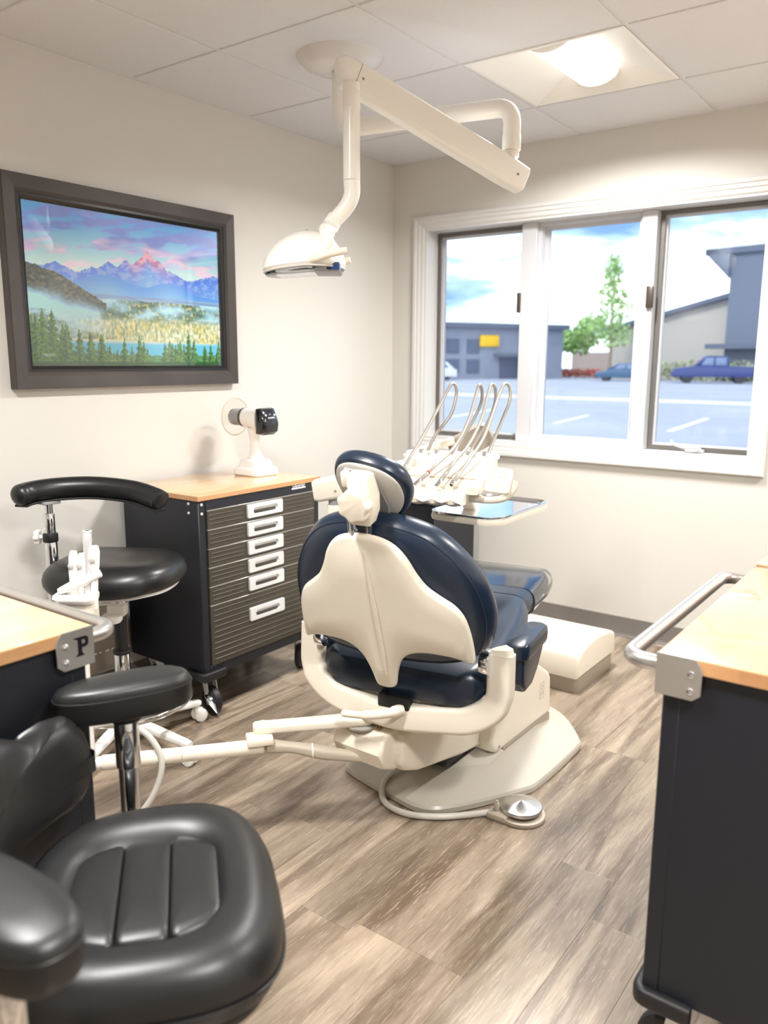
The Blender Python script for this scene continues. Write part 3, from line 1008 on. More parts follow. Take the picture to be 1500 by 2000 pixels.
# ---------------------------------------------------------------- black carts with push handles
CL, CWD = .720, .86
def make_cart(label, loc, rz, letter=None, boards=1):
    r = thing('worktop_cart', label, 'cart', loc, rz, 'dark carts with maple tops')
    t = new(); box(t, .012, CWD - .008, .012, CL - .012, .205, .838, .003, 1); obj('body', t, M_navy, r)
    for a, b in ((.010, .040), (CWD - .040, CWD - .006)):
        for c, d in ((.0105, .03), (CL - .03, CL - .0105)):
            t = new(); box(t, a, b, c, d, .20, .838, .002, 1); obj('corner_post', t, M_navy, r)
    if boards == 1:
        wt = new(); box(wt, 0, CWD, 0, CL, .838, .865, .003, 2); obj('worktop', wt, M_maple, r)
    else:
        wt = new(); box(wt, .004, CWD - .004, .004, CL - .004, .838, .842); top = obj('worktop', wt, M_maple_edge, r)
        xs = [0, .155, .40, .64, CWD]
        for a, b in zip(xs, xs[1:]):
            t = new(); box(t, a + (.0002 if a else 0), b - .0002, 0, CL, .8385, .865, .0014, 1); obj('board', t, M_maple, top)
    obj('edge_band', band(new(), 0, CWD, 0, CL, .8395, .8625), M_maple_edge, r, smooth=False)
    # push handle on the -X side, bolted through corner plates
    t = new()
    zh = .836
    tube(t, fillet([(.02, .022, zh), (-.062, .022, zh), (-.062, CL - .022, zh), (.02, CL - .022, zh)], .055, 10), .0145, 18)
    obj('push_handle', t, M_satin, r)
    for s, y0 in ((-1, 0), (1, CL)):
        o_ = [(-.001, .792), (.062, .792), (.075, .803), (.075, .849), (.064, .8655), (-.001, .8655)]
        t = new()
        prism(t, o_, 0, .0035, .0008, Matrix(((1, 0, 0, 0), (0, 0, -1 if s < 0 else 1, y0 + s * .0009), (0, 1, 0, 0), (0, 0, 0, 1))), 1)
        bmesh.ops.recalc_face_normals(t, faces=t.faces[:])
        p = obj('bracket_plate', t, M_steel, r)
        for zz in (.808, .838):
            t = new(); lathe(t, [(0, 0), (.0062, 0), (.0055, .0022), (.003, .0038), (0, .0042)], 14, T(.058, y0 + s * .0044, zz, 90 if s < 0 else -90))
            obj('screw', t, M_chrome, p)
        if letter and s > 0:
            MT = Matrix(((-1, 0, 0, .0275), (0, 0, 1, CL + .0045), (0, 1, 0, .832), (0, 0, 0, 1))) @ Matrix.Diagonal((1.3, 1.12, 1, 1))
            lt = new()
            # slab-serif capital with flared foot: stem, bowl, serifs
            def poly(pts): prism(lt, pts, 0, .0006)
            poly([(-.0085, -.0165), (.0065, -.0165), (.0022, -.0115), (.0022, .0055), (-.0042, .0055), (-.0042, -.0115)])
            poly([(-.0042, .0055), (.0022, .0055), (.0022, .0160), (-.0120, .0160), (-.0042, .0110)])
            bowl_o = [(.0022, .0160), (.0085, .0160), (.0125, .0125), (.0125, .0015), (.0085, -.0025), (.0022, -.0025)][::-1]
            bowl_i = [(.0022, .0105), (.0060, .0105), (.0072, .0092), (.0072, .0048), (.0060, .0035), (.0022, .0035)][::-1]
            t2 = bmesh.new()
            o0 = [t2.verts.new((x, y, .0006)) for x, y in bowl_o]
            i0 = [t2.verts.new((x, y, .0006)) for x, y in bowl_i]
            for q in range(5):
                t2.faces.new((o0[q], o0[q + 1], i0[q + 1], i0[q]))
            merge(lt, t2)
            bmesh.ops.transform(lt, matrix=MT, verts=lt.verts)
            obj('letter', lt, M_blackprint, p, smooth=False, label='black slab-serif letter P')
    for (a, b, sx, sy) in ((0, 0, 1, 1), (0, CL, 1, -1), (CWD, 0, -1, 1), (CWD, CL, -1, -1)):
        t = new()
        ox, oy = a - sx * .006 + sx * .006, b
        sweep(t, fillet([(a + sx * .004, b + sy * .10, .196), (a + sx * .004, b + sy * .004, .196), (a + sx * .10, b + sy * .004, .196)], .02), rr(.024, .036, .009, 3))
        obj('corner_bumper', t, M_rubber, r)
        caster(r, (a + sx * .075, b + sy * .075, .205), 180 if sx > 0 else 0, Matrix(), .062)
    return r
right_cart = make_cart('dark cart with maple top at the right edge, steel handle toward the chair', (-.394, 1.329, 0), 0)
far_cart = dup(right_cart)
far_cart.location = (-.396, 2.085, 0)
for c_ in list(far_cart.children):
    if c_.name.split('.')[0] in ('push_handle', 'bracket_plate'):
        for g_ in list(c_.children): bpy.data.objects.remove(g_)
        bpy.data.objects.remove(c_)
far_cart['label'] = 'dark cart mostly hidden behind the right-hand cart, sliver of maple top showing'
left_cart = make_cart('dark cart at the left edge with steel corner plate lettered P', (-2.006, .831, 0), -90, 'P', 4)

# ---------------------------------------------------------------- framed landscape print on the left wall
fy0, fy1, fz0, fz1 = 1.520, 2.570, 1.247, 1.972
pic = thing('framed_picture', 'large framed mountain landscape print on the left wall', 'picture', (XL, (fy0 + fy1) / 2, fz0))
I = inv(pic)
M_frame = mat('dark_frame_wood', S(58, 52, 50), .4, bump=(60, .12, .001), var=(18, S(74, 67, 64), .7), stretch=(1, .25, .25))
M_lip = mat('black_frame_lip', S(30, 29, 29), .3)
o_ = [(fy0, fz0), (fy1, fz0), (fy1, fz1), (fy0, fz1)]
fw_ = .058
i_ = [(fy0 + fw_, fz0 + fw_), (fy1 - fw_, fz0 + fw_), (fy1 - fw_, fz1 - fw_), (fy0 + fw_, fz1 - fw_)]
for k in range(4):
    j = (k + 1) % 4
    t = new()
    rings = []
    for q in (k, j):
        a, b = Vector(o_[q]), Vector(i_[q])
        pr = [(0, .0), (0, .034), (.06, .040), (.80, .036), (1.0, .028), (1.0, 0)]
        rings.append([(XL + d, a.x + (b.x - a.x) * s, a.y + (b.y - a.y) * s) for s, d in pr])
    ring_faces(t, rings)
    bmesh.ops.recalc_face_normals(t, faces=t.faces[:])
    obj('frame_rail', t, M_frame, pic, M=I, angle=25)
g = .022
t = new()
frame_ring(t, fy0 + fw_, fy1 - fw_, fz0 + fw_, fz1 - fw_, g, 0, 0, steps=[(0, -.001), (0, -.026), (g * .45, -.026), (g, -.014), (g, -.001)])
bmesh.ops.transform(t, matrix=Matrix(((0, -1, 0, XL), (1, 0, 0, 0), (0, 0, 1, 0), (0, 0, 0, 1))), verts=t.verts)
bmesh.ops.recalc_face_normals(t, faces=t.faces[:])
obj('inner_lip', t, M_lip, pic, M=I, angle=25)
# the print: a sheet whose colours are computed per point
def lerp(a, b, t_):
    t_ = 0 if t_ < 0 else 1 if t_ > 1 else t_
    return tuple(a[k] + (b[k] - a[k]) * t_ for k in range(3))
def nz2(x, y, s=0.0):
    return noise.noise(Vector((x, y, s)))
def fb(x, y, s=0.0, o=4):
    v, a = 0, .5
    for _ in range(o):
        v += a * nz2(x, y, s); x *= 2.03; y *= 2.03; a *= .5
    return v
rt = random.Random(12)
conifers = []
for _ in range(46):
    u = rt.random()
    hmax = .33 - .30 * min(1, u * 1.9) if u < .5 else .10
    conifers.append((u, .04 + max(.03, hmax) * (.55 + .45 * rt.random()) + (.05 if rt.random() < .3 else 0), rt.random()))
for u, h in ((.10, .36), (.06, .30), (.22, .24), (.27, .22), (.33, .2), (.44, .19), (.52, .21), (.66, .17), (.80, .24), (.83, .2), (.72, .15), (.90, .14), (.16, .28), (.03, .27)):
    conifers.append((u, h, .2))
peaks = [(.13, .055, .05), (.30, .04, .035), (.38, .075, .05), (.47, .09, .05), (.585, .155, .07), (.64, .11, .05), (.70, .05, .06), (.97, .07, .09), (.02, .03, .06)]
def ridge(u):
    h = .60
    for c, a, w_ in peaks:
        h = max(h, .60 + a * max(0, 1 - abs(u - c) / (w_ * 1.8)) + .012 * fb(u * 40, 3, 1) + .008 * fb(u * 110, 5, 2, 2)) if abs(u - c) < w_ * 1.8 else h
    return h + .010 * fb(u * 30, 9, 4) + .03 * math.exp(-((u - .58) / .22) ** 2)
def art(u, v):
    # sky
    c = lerp((214, 232, 250), (96, 160, 232), (v - .6) / .4)
    cl = fb(u * 4.2 + v * 2.0, v * 15 - u * 4.0, 7, 5) + .10 * (v - .72)
    if cl > -.07:
        k_ = min(1, (cl + .07) * 4.6)
        pink = lerp((240, 208, 222), (128, 138, 190), (v - .68) / .20 + fb(u * 5, v * 12, 3) * 1.3)
        c = lerp(c, pink, k_ * .85)
    # far range
    rg = ridge(u)
    if v < rg:
        d = rg - v
        base = lerp((96, 128, 200), (140, 182, 236), d / .22)
        tex = fb(u * 26 - v * 14, v * 26 + u * 10, 2, 4)
        if tex > .05: base = lerp(base, (168, 190, 232), .55)
        glow = math.exp(-((u - .585) / .10) ** 2) * max(0, 1 - d / .115)
        base = lerp(base, (240, 178, 186) if tex > -.05 else (196, 130, 160), glow * 1.15)
        c = base
    # lower dark blue foothills
    fh = .50 + .10 * math.exp(-((u - .36) / .16) ** 2) + .085 * math.exp(-((u - .70) / .12) ** 2) + .012 * fb(u * 14, 2, 6)
    if v < fh:
        c = lerp((104, 152, 224), (146, 188, 240), (fh - v) / .12)
    # plain
    if v < .475 + .006 * fb(u * 9, 1, 3):
        st = fb(u * 6, v * 90, 5, 3)
        c = lerp((112, 136, 172), (168, 190, 214), .5 + st)
    if v < .445 + .012 * fb(u * 8, 4, 8):
        d = (.445 - v)
        sp = fb(u * 60, v * 42, 1, 3)
        forest = lerp((58, 86, 84), (96, 112, 74), .5 + sp * 1.4)
        if sp > .16: forest = lerp(forest, (206, 190, 120), .8)
        mist = max(0, fb(u * 5.5 + 1.3, v * 9, 9, 5) + .15 + .42 * math.exp(-((u - .14) / .20) ** 2) * math.exp(-((v - .34) / .11) ** 2))
        c = lerp(forest, (190, 226, 250), min(.92, mist * 2.3))
        if v < .345:
            br_ = fb(u * 74, v * 30, 4, 3) + .22 * fb(u * 5, v * 5, 12)
            bright = lerp((246, 240, 214), (150, 160, 120), .5 - br_ * 2.2)
            bright = lerp(bright, (232, 208, 120), max(0, fb(u * 30, v * 20, 15, 2)) * 1.5)
            c = lerp(c, bright, min(1, (.345 - v) / .05) * max(.15, min(.85, (u - .12) * 3)))
    # left dark hillside
    hl = .635 - .36 * u - .42 * max(0, u - .14) + .022 * fb(u * 60, 6, 2, 3)
    if u < .36 and v < hl and v > .36:
        tx = fb(u * 50, v * 50, 3, 3)
        c = lerp((44, 58, 58), (122, 116, 98), .35 + tx * 1.6)
        c = lerp(c, (178, 218, 246), max(0, (.515 - v - .35 * (u - .05)) / .08 + fb(u * 9, v * 9, 21) * .6))
    # shore and lake
    if v < .185 + .006 * fb(u * 12, 1, 2) - .02 * u:
        c = lerp((214, 214, 196), (120, 190, 226), (.17 - v) / .02 + fb(u * 8, v * 60, 2, 2) * .5)
        if v < .075 + .02 * fb(u * 9, 4, 4): c = lerp((110, 160, 120), (70, 110, 70), .5 + fb(u * 40, v * 40, 6, 3))
    # conifers in front
    if v < .42:
        best = None
        for (cu, h, sh) in conifers:
            if v < h and abs(u - cu) < .05:
                prof = (h - v) * .20 * (.72 + .28 * math.sin(v * 150 + cu * 40)) + .0015
                if abs(u - cu) < prof:
                    e = abs(u - cu) / prof
                    tcol = lerp((40, 72, 54), (104, 144, 78), (fb(u * 90, v * 90, cu * 9, 2) * 1.6 + .35 + .35 * ((u - cu) > 0)))
                    c = tcol if sh < .6 else lerp(tcol, (120, 140, 90), .4)
    if v < .03: c = lerp(c, (46, 78, 52), .75)
    return c
NU, NV = 330, 216
ya_, yb_, za_, zb_ = fy0 + fw_ + g - .002, fy1 - fw_ - g + .002, fz0 + fw_ + g - .002, fz1 - fw_ - g + .002
verts, cols = [], []
for j in range(NV + 1):
    for i in range(NU + 1):
        u, v = i / NU, j / NV
        verts.append((0.012, ya_ + (yb_ - ya_) * u - pic.location.y, za_ + (zb_ - za_) * v - pic.location.z))
        q = art(u, v)
        mn = sum(q) / 3
        cols.extend(S(*[max(0, min(255, 10 + (mn + (z - mn) * 1.28) * 1.10)) for z in q]))
faces = [(j * (NU + 1) + i, j * (NU + 1) + i + 1, (j + 1) * (NU + 1) + i + 1, (j + 1) * (NU + 1) + i) for j in range(NV) for i in range(NU)]
me = bpy.data.meshes.new('print')
me.from_pydata(verts, [], faces)
ca = me.color_attributes.new('ink', 'FLOAT_COLOR', 'POINT')
ca.data.foreach_set('color', cols)
M_print = bpy.data.materials.new('landscape_print')
M_print.use_nodes = True
n_ = M_print.node_tree.nodes
at = n_.new('ShaderNodeVertexColor'); at.layer_name = 'ink'
M_print.node_tree.links.new(at.outputs['Color'], n_['Principled BSDF'].inputs['Base Color'])
n_['Principled BSDF'].inputs['Roughness'].default_value = .25
me.materials.append(M_print)
po = bpy.data.objects.new('print', me); col.objects.link(po); po.parent = pic
text('edition_number', '198/950', .016, M_led, po, Matrix(((0, 0, 1, .0125), (1, 0, 0, ya_ + .065 - pic.location.y), (0, 1, 0, za_ + .040 - pic.location.z), (0, 0, 0, 1))), extrude=.0002)
po['label'] = 'landscape print of pink-lit peaks, misty forest and conifers'
t = new(); box(t, XL + .0145, XL + .0165, ya_, yb_, za_, zb_); obj('glazing', t, clear('picture_glass', (1, 1, 1, 1), 1.4), pic, smooth=False, M=I)

# ---------------------------------------------------------------- ceiling-mounted dental light
dl = thing('dental_light', 'white dental operatory light hung from the ceiling on a jointed arm', 'dental light', (-1.957, 2.39, ZC))
I = inv(dl)
t = new(); lathe(t, [(0, -.050), (.055, -.050), (.095, -.044), (.130, -.029), (.150, -.011), (.156, 0.0), (0, 0)], 48); obj('ceiling_canopy', t, mat('canopy_plastic', S(216, 213, 211), .25, coat=.3), dl)
t = new()
EL = (-1.343, 2.53)
path = fillet([(-1.957, 2.39, 2.35), (-1.957, 2.39, 2.165), (EL[0], EL[1], 2.172), (EL[0], EL[1], 2.055)], .075, 12)
tube(t, path, .029, 24); obj('track_pipe', t, M_white, dl, M=I)
t = new(); cyl(t, (*EL, 2.085), (*EL, 2.035), .0305, 24, .002); cyl(t, (*EL, 2.035), (*EL, 2.012), .026, 24, .004); cyl(t, (*EL, 2.014), (*EL, 1.985), .017, 20, .003)
obj('swivel_joint', t, M_white, dl, M=I)
A_, B_ = Vector((-1.318, 2.558, 1.945)), Vector((-1.680, 2.028, 2.222))
d_ = (B_ - A_).normalized()
t = new()
n = 10
pts = [A_ + d_ * ((B_ - A_).length * k / n) for k in range(n + 1)]
pts = [A_ - d_ * .012, A_ - d_ * .006] + pts[1:-1]
sc = [.72, .92] + [1.0] * (len(pts) - 2)
sweep(t, pts, rr(.062, .090, .015, 4), scales=sc)
obj('spring_arm', t, M_white, dl, M=I)
E1 = pts[-1] + d_ * .0015
t = new()
kp = [E1, E1 + d_ * .02, E1 + d_ * .045 + Vector((0, 0, -.002)), E1 + d_ * .06 + Vector((0, 0, -.008)), E1 + d_ * .066 + Vector((0, 0, -.012))]
sweep(t, kp, rr(.062, .090, .018, 4), scales=[1, 1, .96, .8, .45]); obj('arm_knuckle', t, M_white, dl, M=I)
for q, s in ((A_ + d_ * .03, 1), (E1 - d_ * .018, 1)):
    side = d_.cross(Vector((0, 0, 1))).normalized()
    if side.y > 0: side = -side
    side = -side if side.x < 0 else side
    cn = q + side * .0302
    t = new(); lathe(t, [(0, 0), (.0045, 0), (.004, .0015), (0, .0015)], 14, Matrix.Translation(cn) @ side.to_track_quat('Z', 'Y').to_matrix().to_4x4()); obj('pivot_screw', t, M_greyp, dl, M=I)
HB = Vector((-1.632, 2.046, 0))
t = new(); tube(t, [(HB.x, HB.y, 2.17), (HB.x, HB.y, 1.895)], .0262, 24); obj('drop_tube', t, M_white, dl, M=I)
t = new(); cyl(t, (HB.x, HB.y, 2.10), (HB.x, HB.y, 2.15), .0272, 24, .002); obj('tube_clamp', t, M_white, dl, M=I)
RV = Vector((cr_[0], cr_[1], 0)).normalized(); FV = Vector((-RV.y, RV.x, 0))
e0 = Vector((HB.x, HB.y, 1.894))
e3 = e0 - RV * .065 + FV * .01 + Vector((0, 0, -.125))
t = new(); tube(t, crv([e0, e0 + Vector((0, 0, -.04)), e0 - RV * .018 + Vector((0, 0, -.078)), e3], 8), [.0262 - .003 * k / 24 for k in range(25)], 22); obj('elbow_tube', t, M_white, dl, M=I)
# head in its own frame: X along RV, Y along FV
HC = e0 - RV * .138 + Vector((0, 0, -.218))
LH = Matrix(((RV.x, FV.x, 0, HC.x), (RV.y, FV.y, 0, HC.y), (0, 0, 1, HC.z), (0, 0, 0, 1)))
JI = I @ LH
for s in (-1, 1):
    t = new()
    p0 = LH.inverted() @ e3
    tube(t, crv([p0 + Vector((.012, 0, .016)), p0 + Vector((-.005, s * .02, -.012)), (.058, s * .062, .060), (.070, s * .080, .030), (.052, s * .088, .004), (.045, s * .089, -.004)], 6), [.025] * 6 + [.021] * 6 + [.017] * 19, 14)
    obj('yoke_arm', t, M_white, dl, M=JI)
def plan(n=56):
    out = []
    for k in range(n):
        a = 2 * PI * k / n
        x, y = math.cos(a), math.sin(a)
        w_ = .118 if x > 0 else .140
        out.append((w_ * math.copysign(abs(x) ** .8, x), .118 * math.copysign(abs(y) ** .85, y)))
    return out
sl = lambda x, y, z: (x + .018 * max(0, z), y, z + .06 * x * 0 + (-.05) * (x) * 0 - .00 + (.012 * (x / .13)) * 0 - .015 * (-x / .14 if x < 0 else 0))
t = new(); pad(t, plan(), [(.96, -.040), (1.0, -.034), (1.0, -.022), (.95, .0), (.84, .022), (.66, .045), (.42, .062), (.2, .069), (0, .071)], warp=sl); obj('shell', t, M_white, dl, M=JI)
t = new(); pad(t, plan(), [(0, -.047), (.95, -.047), (.985, -.045), (.985, -.0405), (0, -.0405)], warp=sl); obj('lens_rim', t, M_hoseg, dl, M=JI)
t = new(); pad(t, plan(), [(0, -.056), (.85, -.056), (.93, -.053), (.95, -.0472), (0, -.0472)], warp=sl); obj('lens', t, M_clearp, dl, M=JI)
t = new(); box(t, .02, .106, -.085, .085, -.058, -.030, .010, 3); obj('control_housing', t, M_greyp, dl, M=JI)
t = new(); box(t, .066, .104, -.0895, -.080, -.054, -.032, .003, 2); obj('sensor', t, M_blue, dl, M=JI)
t = new(); box(t, .030, .064, -.0885, -.080, -.053, -.036, .003, 2); obj('button_panel', t, M_whitep, dl, M=JI)
for s in (-1, 1):
    t = new(); tube(t, crv([(.012, s * .100, -.028), (.03, s * .116, -.026), (.08, s * .122, -.012), (.128, s * .118, -.002)], 6), [.011] * 18 + [.010], 12); obj('handle', t, M_cream, dl, M=JI)
for x_ in (-.06, -.03, 0.0):
    t = new(); box(t, x_ - .004, x_ + .004, -.03, .03, 0, .003, .001, 1, T(0, 0, .046 + .35 * (x_ + .06), 0, -14, 0)); obj('vent_slot', t, M_greyp, dl, M=JI)

# ---------------------------------------------------------------- handheld x-ray unit on the chest
xr = thing('handheld_xray', 'white handheld dental x-ray unit with clear round shield on its charging base', 'x-ray unit', (-2.495, 2.455, .865), 0)
def rrl(t, layers, n=6, M=None):
    """loft of rounded rectangles: (w, d, r, z, cx, cy)"""
    t2 = bmesh.new()
    ring_faces(t2, [[(x, y, z) for x, y in rr(w_, d_, r_, n, cx, cy)] for w_, d_, r_, z, cx, cy in layers])
    bmesh.ops.recalc_face_normals(t2, faces=t2.faces[:])
    merge(t, t2, M)
t = new(); rrl(t, [(.150, .135, .03, 0, 0, 0), (.160, .145, .035, .004, 0, 0), (.160, .145, .035, .024, 0, 0), (.150, .135, .033, .032, 0, 0), (.128, .112, .03, .035, 0, 0), (.122, .106, .03, .054, 0, 0), (.112, .096, .03, .064, 0, 0), (.08, .07, .03, .068, 0, 0)]); obj('charging_base', t, M_whitep, xr)
t = new(); rrl(t, [(.075, .068, .03, .066, .0, 0), (.056, .052, .025, .082, 0, 0), (.044, .042, .02, .11, .0, 0), (.042, .040, .019, .15, -.002, 0), (.050, .046, .02, .185, -.004, 0), (.056, .054, .02, .20, -.004, 0)]); obj('grip', t, M_whitep, xr)
ZB = .243
def xloft(t, layers):
    t2 = bmesh.new()
    ring_faces(t2, [[(x, y, ZB + z) for y, z in rr(w_, h_, r_, 6, 0, cz)] for x, w_, h_, r_, cz in layers])
    bmesh.ops.recalc_face_normals(t2, faces=t2.faces[:])
    merge(t, t2)
t = new(); xloft(t, [(-.052, .074, .074, .036, 0), (-.048, .082, .082, .040, 0), (-.02, .086, .088, .042, 0), (.02, .086, .094, .036, -.002), (.045, .088, .100, .034, -.006)]); obj('body', t, M_whitep, xr)
t = new(); prism(t, [(.0455, -.060), (.080, -.064), (.100, -.050), (.106, -.020), (.104, -.004), (.080, .046), (.070, .050), (.0455, .046)], -.047, .047, .016, Matrix(((1, 0, 0, 0), (0, 0, 1, 0), (0, 1, 0, ZB - .004), (0, 0, 0, 1))), 4); bmesh.ops.recalc_face_normals(t, faces=t.faces[:]); obj('rear_housing', t, M_darkp, xr)
t = new(); cyl(t, (-.051, 0, ZB), (-.064, 0, ZB), .041, 28, .002); obj('collar', t, mat('brown_collar', S(84, 76, 68), .4), xr)
t = new(); cyl(t, (-.063, 0, ZB), (-.125, 0, ZB), .036, 28, .002); obj('cone', t, M_greyp, xr)
t = new(); lathe(t, [(.0365, -.002), (.080, -.002), (.0815, 0), (.080, .002), (.0365, .002), (.0365, -.002)], 48, T(-.116, 0, ZB, 0, 90, 0)); obj('shield', t, M_lead, xr)
t = new(); tube(t, [(-.116, .0805 * math.cos(a), ZB + .0805 * math.sin(a)) for a in [2 * PI * k / 48 for k in range(48)]], .0016, 8, True); obj('shield_rim', t, mat('shield_rim', S(206, 190, 168), .3), xr)
MS = Matrix.Translation((.0922, 0, ZB + .0172)) @ Matrix.Rotation(math.radians(64.4), 4, 'Y') @ Matrix.Rotation(math.radians(90), 4, 'Z')
scr = obj('display', box(new(), -.036, .036, -.024, .022, -.004, .0008, .002, 2, MS), M_screen, xr)
for k in range(4):
    t = new(); lathe(t, [(0, 0), (.0034, 0), (.003, .001), (0, .001)], 12, MS @ T(-.015 + .010 * k, -.0145, .0012)); obj('button', t, M_led, scr)
for s in (-1, 1):
    t = new(); lathe(t, [(0, 0), (.0046, 0), (.004, .001), (0, .001)], 12, MS @ T(s * .0255, -.002, .0012)); obj('button', t, M_led, scr)
text('readout', '60', .012, M_greyp, scr, MS @ T(0, .001, .0012))
# ---------------------------------------------------------------- stools
def stool_base(r, rad, angs, z_hub, leg_m, wheel_m, ang0=0):
    t = new(); lathe(t, [(0, .055), (.045, .055), (.05, .065), (.046, .11), (.034, .125), (0, .125)], 24); obj('base_hub', t, leg_m, r)
    for a in angs:
        A = Matrix.Rotation(math.radians(a), 4, 'Z')
        t = new()
        sweep(t, [(.03, 0, .092), (.12, 0, .090), (.2, 0, .082), (rad - .01, 0, .074), (rad + .012, 0, .072)], rr(.040, .032, .010, 3), scales=[1, .95, .85, .75, .6])
        lg = obj('leg', t, leg_m, r, M=A)
        for s in (-1, 1):
            t = new(); lathe(t, [(0, -.009), (.018, -.009), (.0245, -.007), (.026, -.003), (.026, .003), (.0245, .007), (.018, .009), (0, .009)], 20, T(rad + .008, s * .014, .026, 90)); obj('caster_wheel', t, wheel_m, lg, M=A)
        t = new(); cyl(t, (rad, 0, .03), (rad, 0, .066), .008, 12); box(t, rad - .012, rad + .022, -.006, .006, .02, .052, .003, 2); obj('caster_stem', t, leg_m, lg, M=A)

# assistant's stool beside the chest
st = thing('assistant_stool', 'black assistant stool with curved torso arm and chrome foot ring beside the chest', 'stool', (-2.31, 1.605, 0))
I = inv(st)
stool_base(st, .285, [8 + 72 * k for k in range(5)], .1, M_whitep, M_whitep)
t = new(); cyl(t, (0, 0, .12), (0, 0, .345), .027, 24, .003); obj('outer_column', t, M_chrome, st)
t = new(); cyl(t, (0, 0, .345), (0, 0, .36), .030, 24, .004); obj('column_cap', t, M_rubber, st)
t = new(); cyl(t, (0, 0, .36), (0, 0, .50), .021, 24); obj('gas_lift', t, M_rubber, st)
t = new(); cyl(t, (0, 0, .495), (0, 0, .56), .024, 24, .003); cyl(t, (0, 0, .555), (0, 0, .588), .017, 18); obj('top_sleeve', t, M_chrome, st)
t = new()
pad(t, rr(.07, .055, .024, 6), [(0, -.010), (.9, -.010), (1, -.004), (1, .004), (.9, .011), (0, .013)], T(.02, -.045, .487, 10, 0, 36))
box(t, -.03, .03, -.03, .02, .49, .53, .006, 2, T(.01, -.012, 0, 0, 0, 36)); obj('lever_knob', t, M_whitep, st)
t = new(); tube(t, [(.225 * math.cos(a), .225 * math.sin(a), .182) for a in [2 * PI * k / 64 for k in range(64)]], .011, 12, True); obj('foot_ring', t, M_chrome, st)
for a in (40, 160, 280):
    t = new(); tube(t, [(0.02 * math.cos(math.radians(a)), 0.02 * math.sin(math.radians(a)), .20), (.222 * math.cos(math.radians(a)), .222 * math.sin(math.radians(a)), .183)], .008, 10); obj('ring_spoke', t, M_chrome, st)
# seat: local X toward the viewer's right
SM = Matrix.Rotation(math.radians(30), 4, 'Z')
def seat_outline(w, d, n=64):
    out = []
    for k in range(n):
        a = 2 * PI * k / n
        c, s = math.cos(a), math.sin(a)
        x = w / 2 * math.copysign(abs(c) ** .72, c)
        y = d / 2 * math.copysign(abs(s) ** .80, s)
        out.append((x, y * (1 - .10 * (x / w)), ))
    return out
def sag(x, y, z):
    return (x, y, z - .10 * max(0, -(x + .13)) ** 1.0 * (1 if z > .60 else 1) - .55 * max(0, abs(y) - .13) ** 1.35)
t = new(); pad(t, seat_outline(.452, .42), [(0, .600), (.86, .602), (.95, .610), (.995, .628), (1.0, .645), (.975, .664), (.91, .680), (.8, .690), (.6, .694), (.3, .690), (0, .688)], warp=sag); obj('seat', t, M_leather, st, M=SM)
t = new(); pad(t, seat_outline(.40, .36), [(0, .585), (.9, .585), (1.0, .592), (1.0, .602), (0, .604)], warp=sag); obj('seat_pan', t, M_whitep, st, M=SM)
# torso arm: curved padded bar on a chrome post
P_ = [(-2.512, 1.378, .905), (-2.53, 1.44, .912), (-2.50, 1.53, .918), (-2.425, 1.62, .918), (-2.32, 1.69, .906), (-2.235, 1.72, .885), (-2.205, 1.725, .873)]
c_ = crv(P_, 8)
t = new(); n = len(c_)
sweep(t, c_, circ(.036, 16, .037), scales=[min(1.0, .25 + 1.05 * math.sqrt(min(1, (min(k, n - 1 - k) + .02) / 5))) for k in range(n)]); obj('torso_pad', t, M_leather, st, M=I)
sweep_pts = c_[3:-4]
t = new(); sweep(t, [p + Vector((0, 0, -.036)) for p in sweep_pts], rr(.05, .008, .003, 2)); obj('pad_plate', t, M_rubber, st, M=I)
PX = (-2.515, 1.492)
t = new(); box(t, PX[0] - .05, PX[0] + .03, PX[1] - .03, PX[1] + .03, .868, .878, .002, 1); obj('mount_plate', t, M_greyp, st, M=I)
t = new(); cyl(t, (*PX, .49), (*PX, .752), .021, 24, .002); obj('post_sleeve', t, M_chrome, st, M=I)
t = new(); cyl(t, (*PX, .735), (*PX, .765), .025, 24, .003); obj('post_collar', t, M_rubber, st, M=I)
t = new(); cyl(t, (*PX, .765), (*PX, .87), .014, 20); cyl(t, (*PX, .765), (*PX, .835), .0185, 20, .002); obj('post_rod', t, M_chrome, st, M=I)
t = new()
kx = Vector((-.62, -.55, 0)).normalized()
MM = Matrix.Translation(Vector((*PX, .752)) + kx * .022) @ kx.to_track_quat('Z', 'Y').to_matrix().to_4x4()
lathe(t, [(0, 0), (.008, 0), (.008, .014), (0, .014)], 14, MM)
prism(t, [((.024 + .003 * math.cos(6 * a)) * math.cos(a), (.024 + .003 * math.cos(6 * a)) * math.sin(a)) for a in [2 * PI * k / 48 for k in range(48)]], .012, .030, .004, MM)
obj('clamp_knob', t, M_whitep, st, M=I)
t = new(); tube(t, [(*PX, .50), (-2.31, 1.605, .535)], .0135, 14); obj('swing_bar', t, M_chrome, st, M=I)

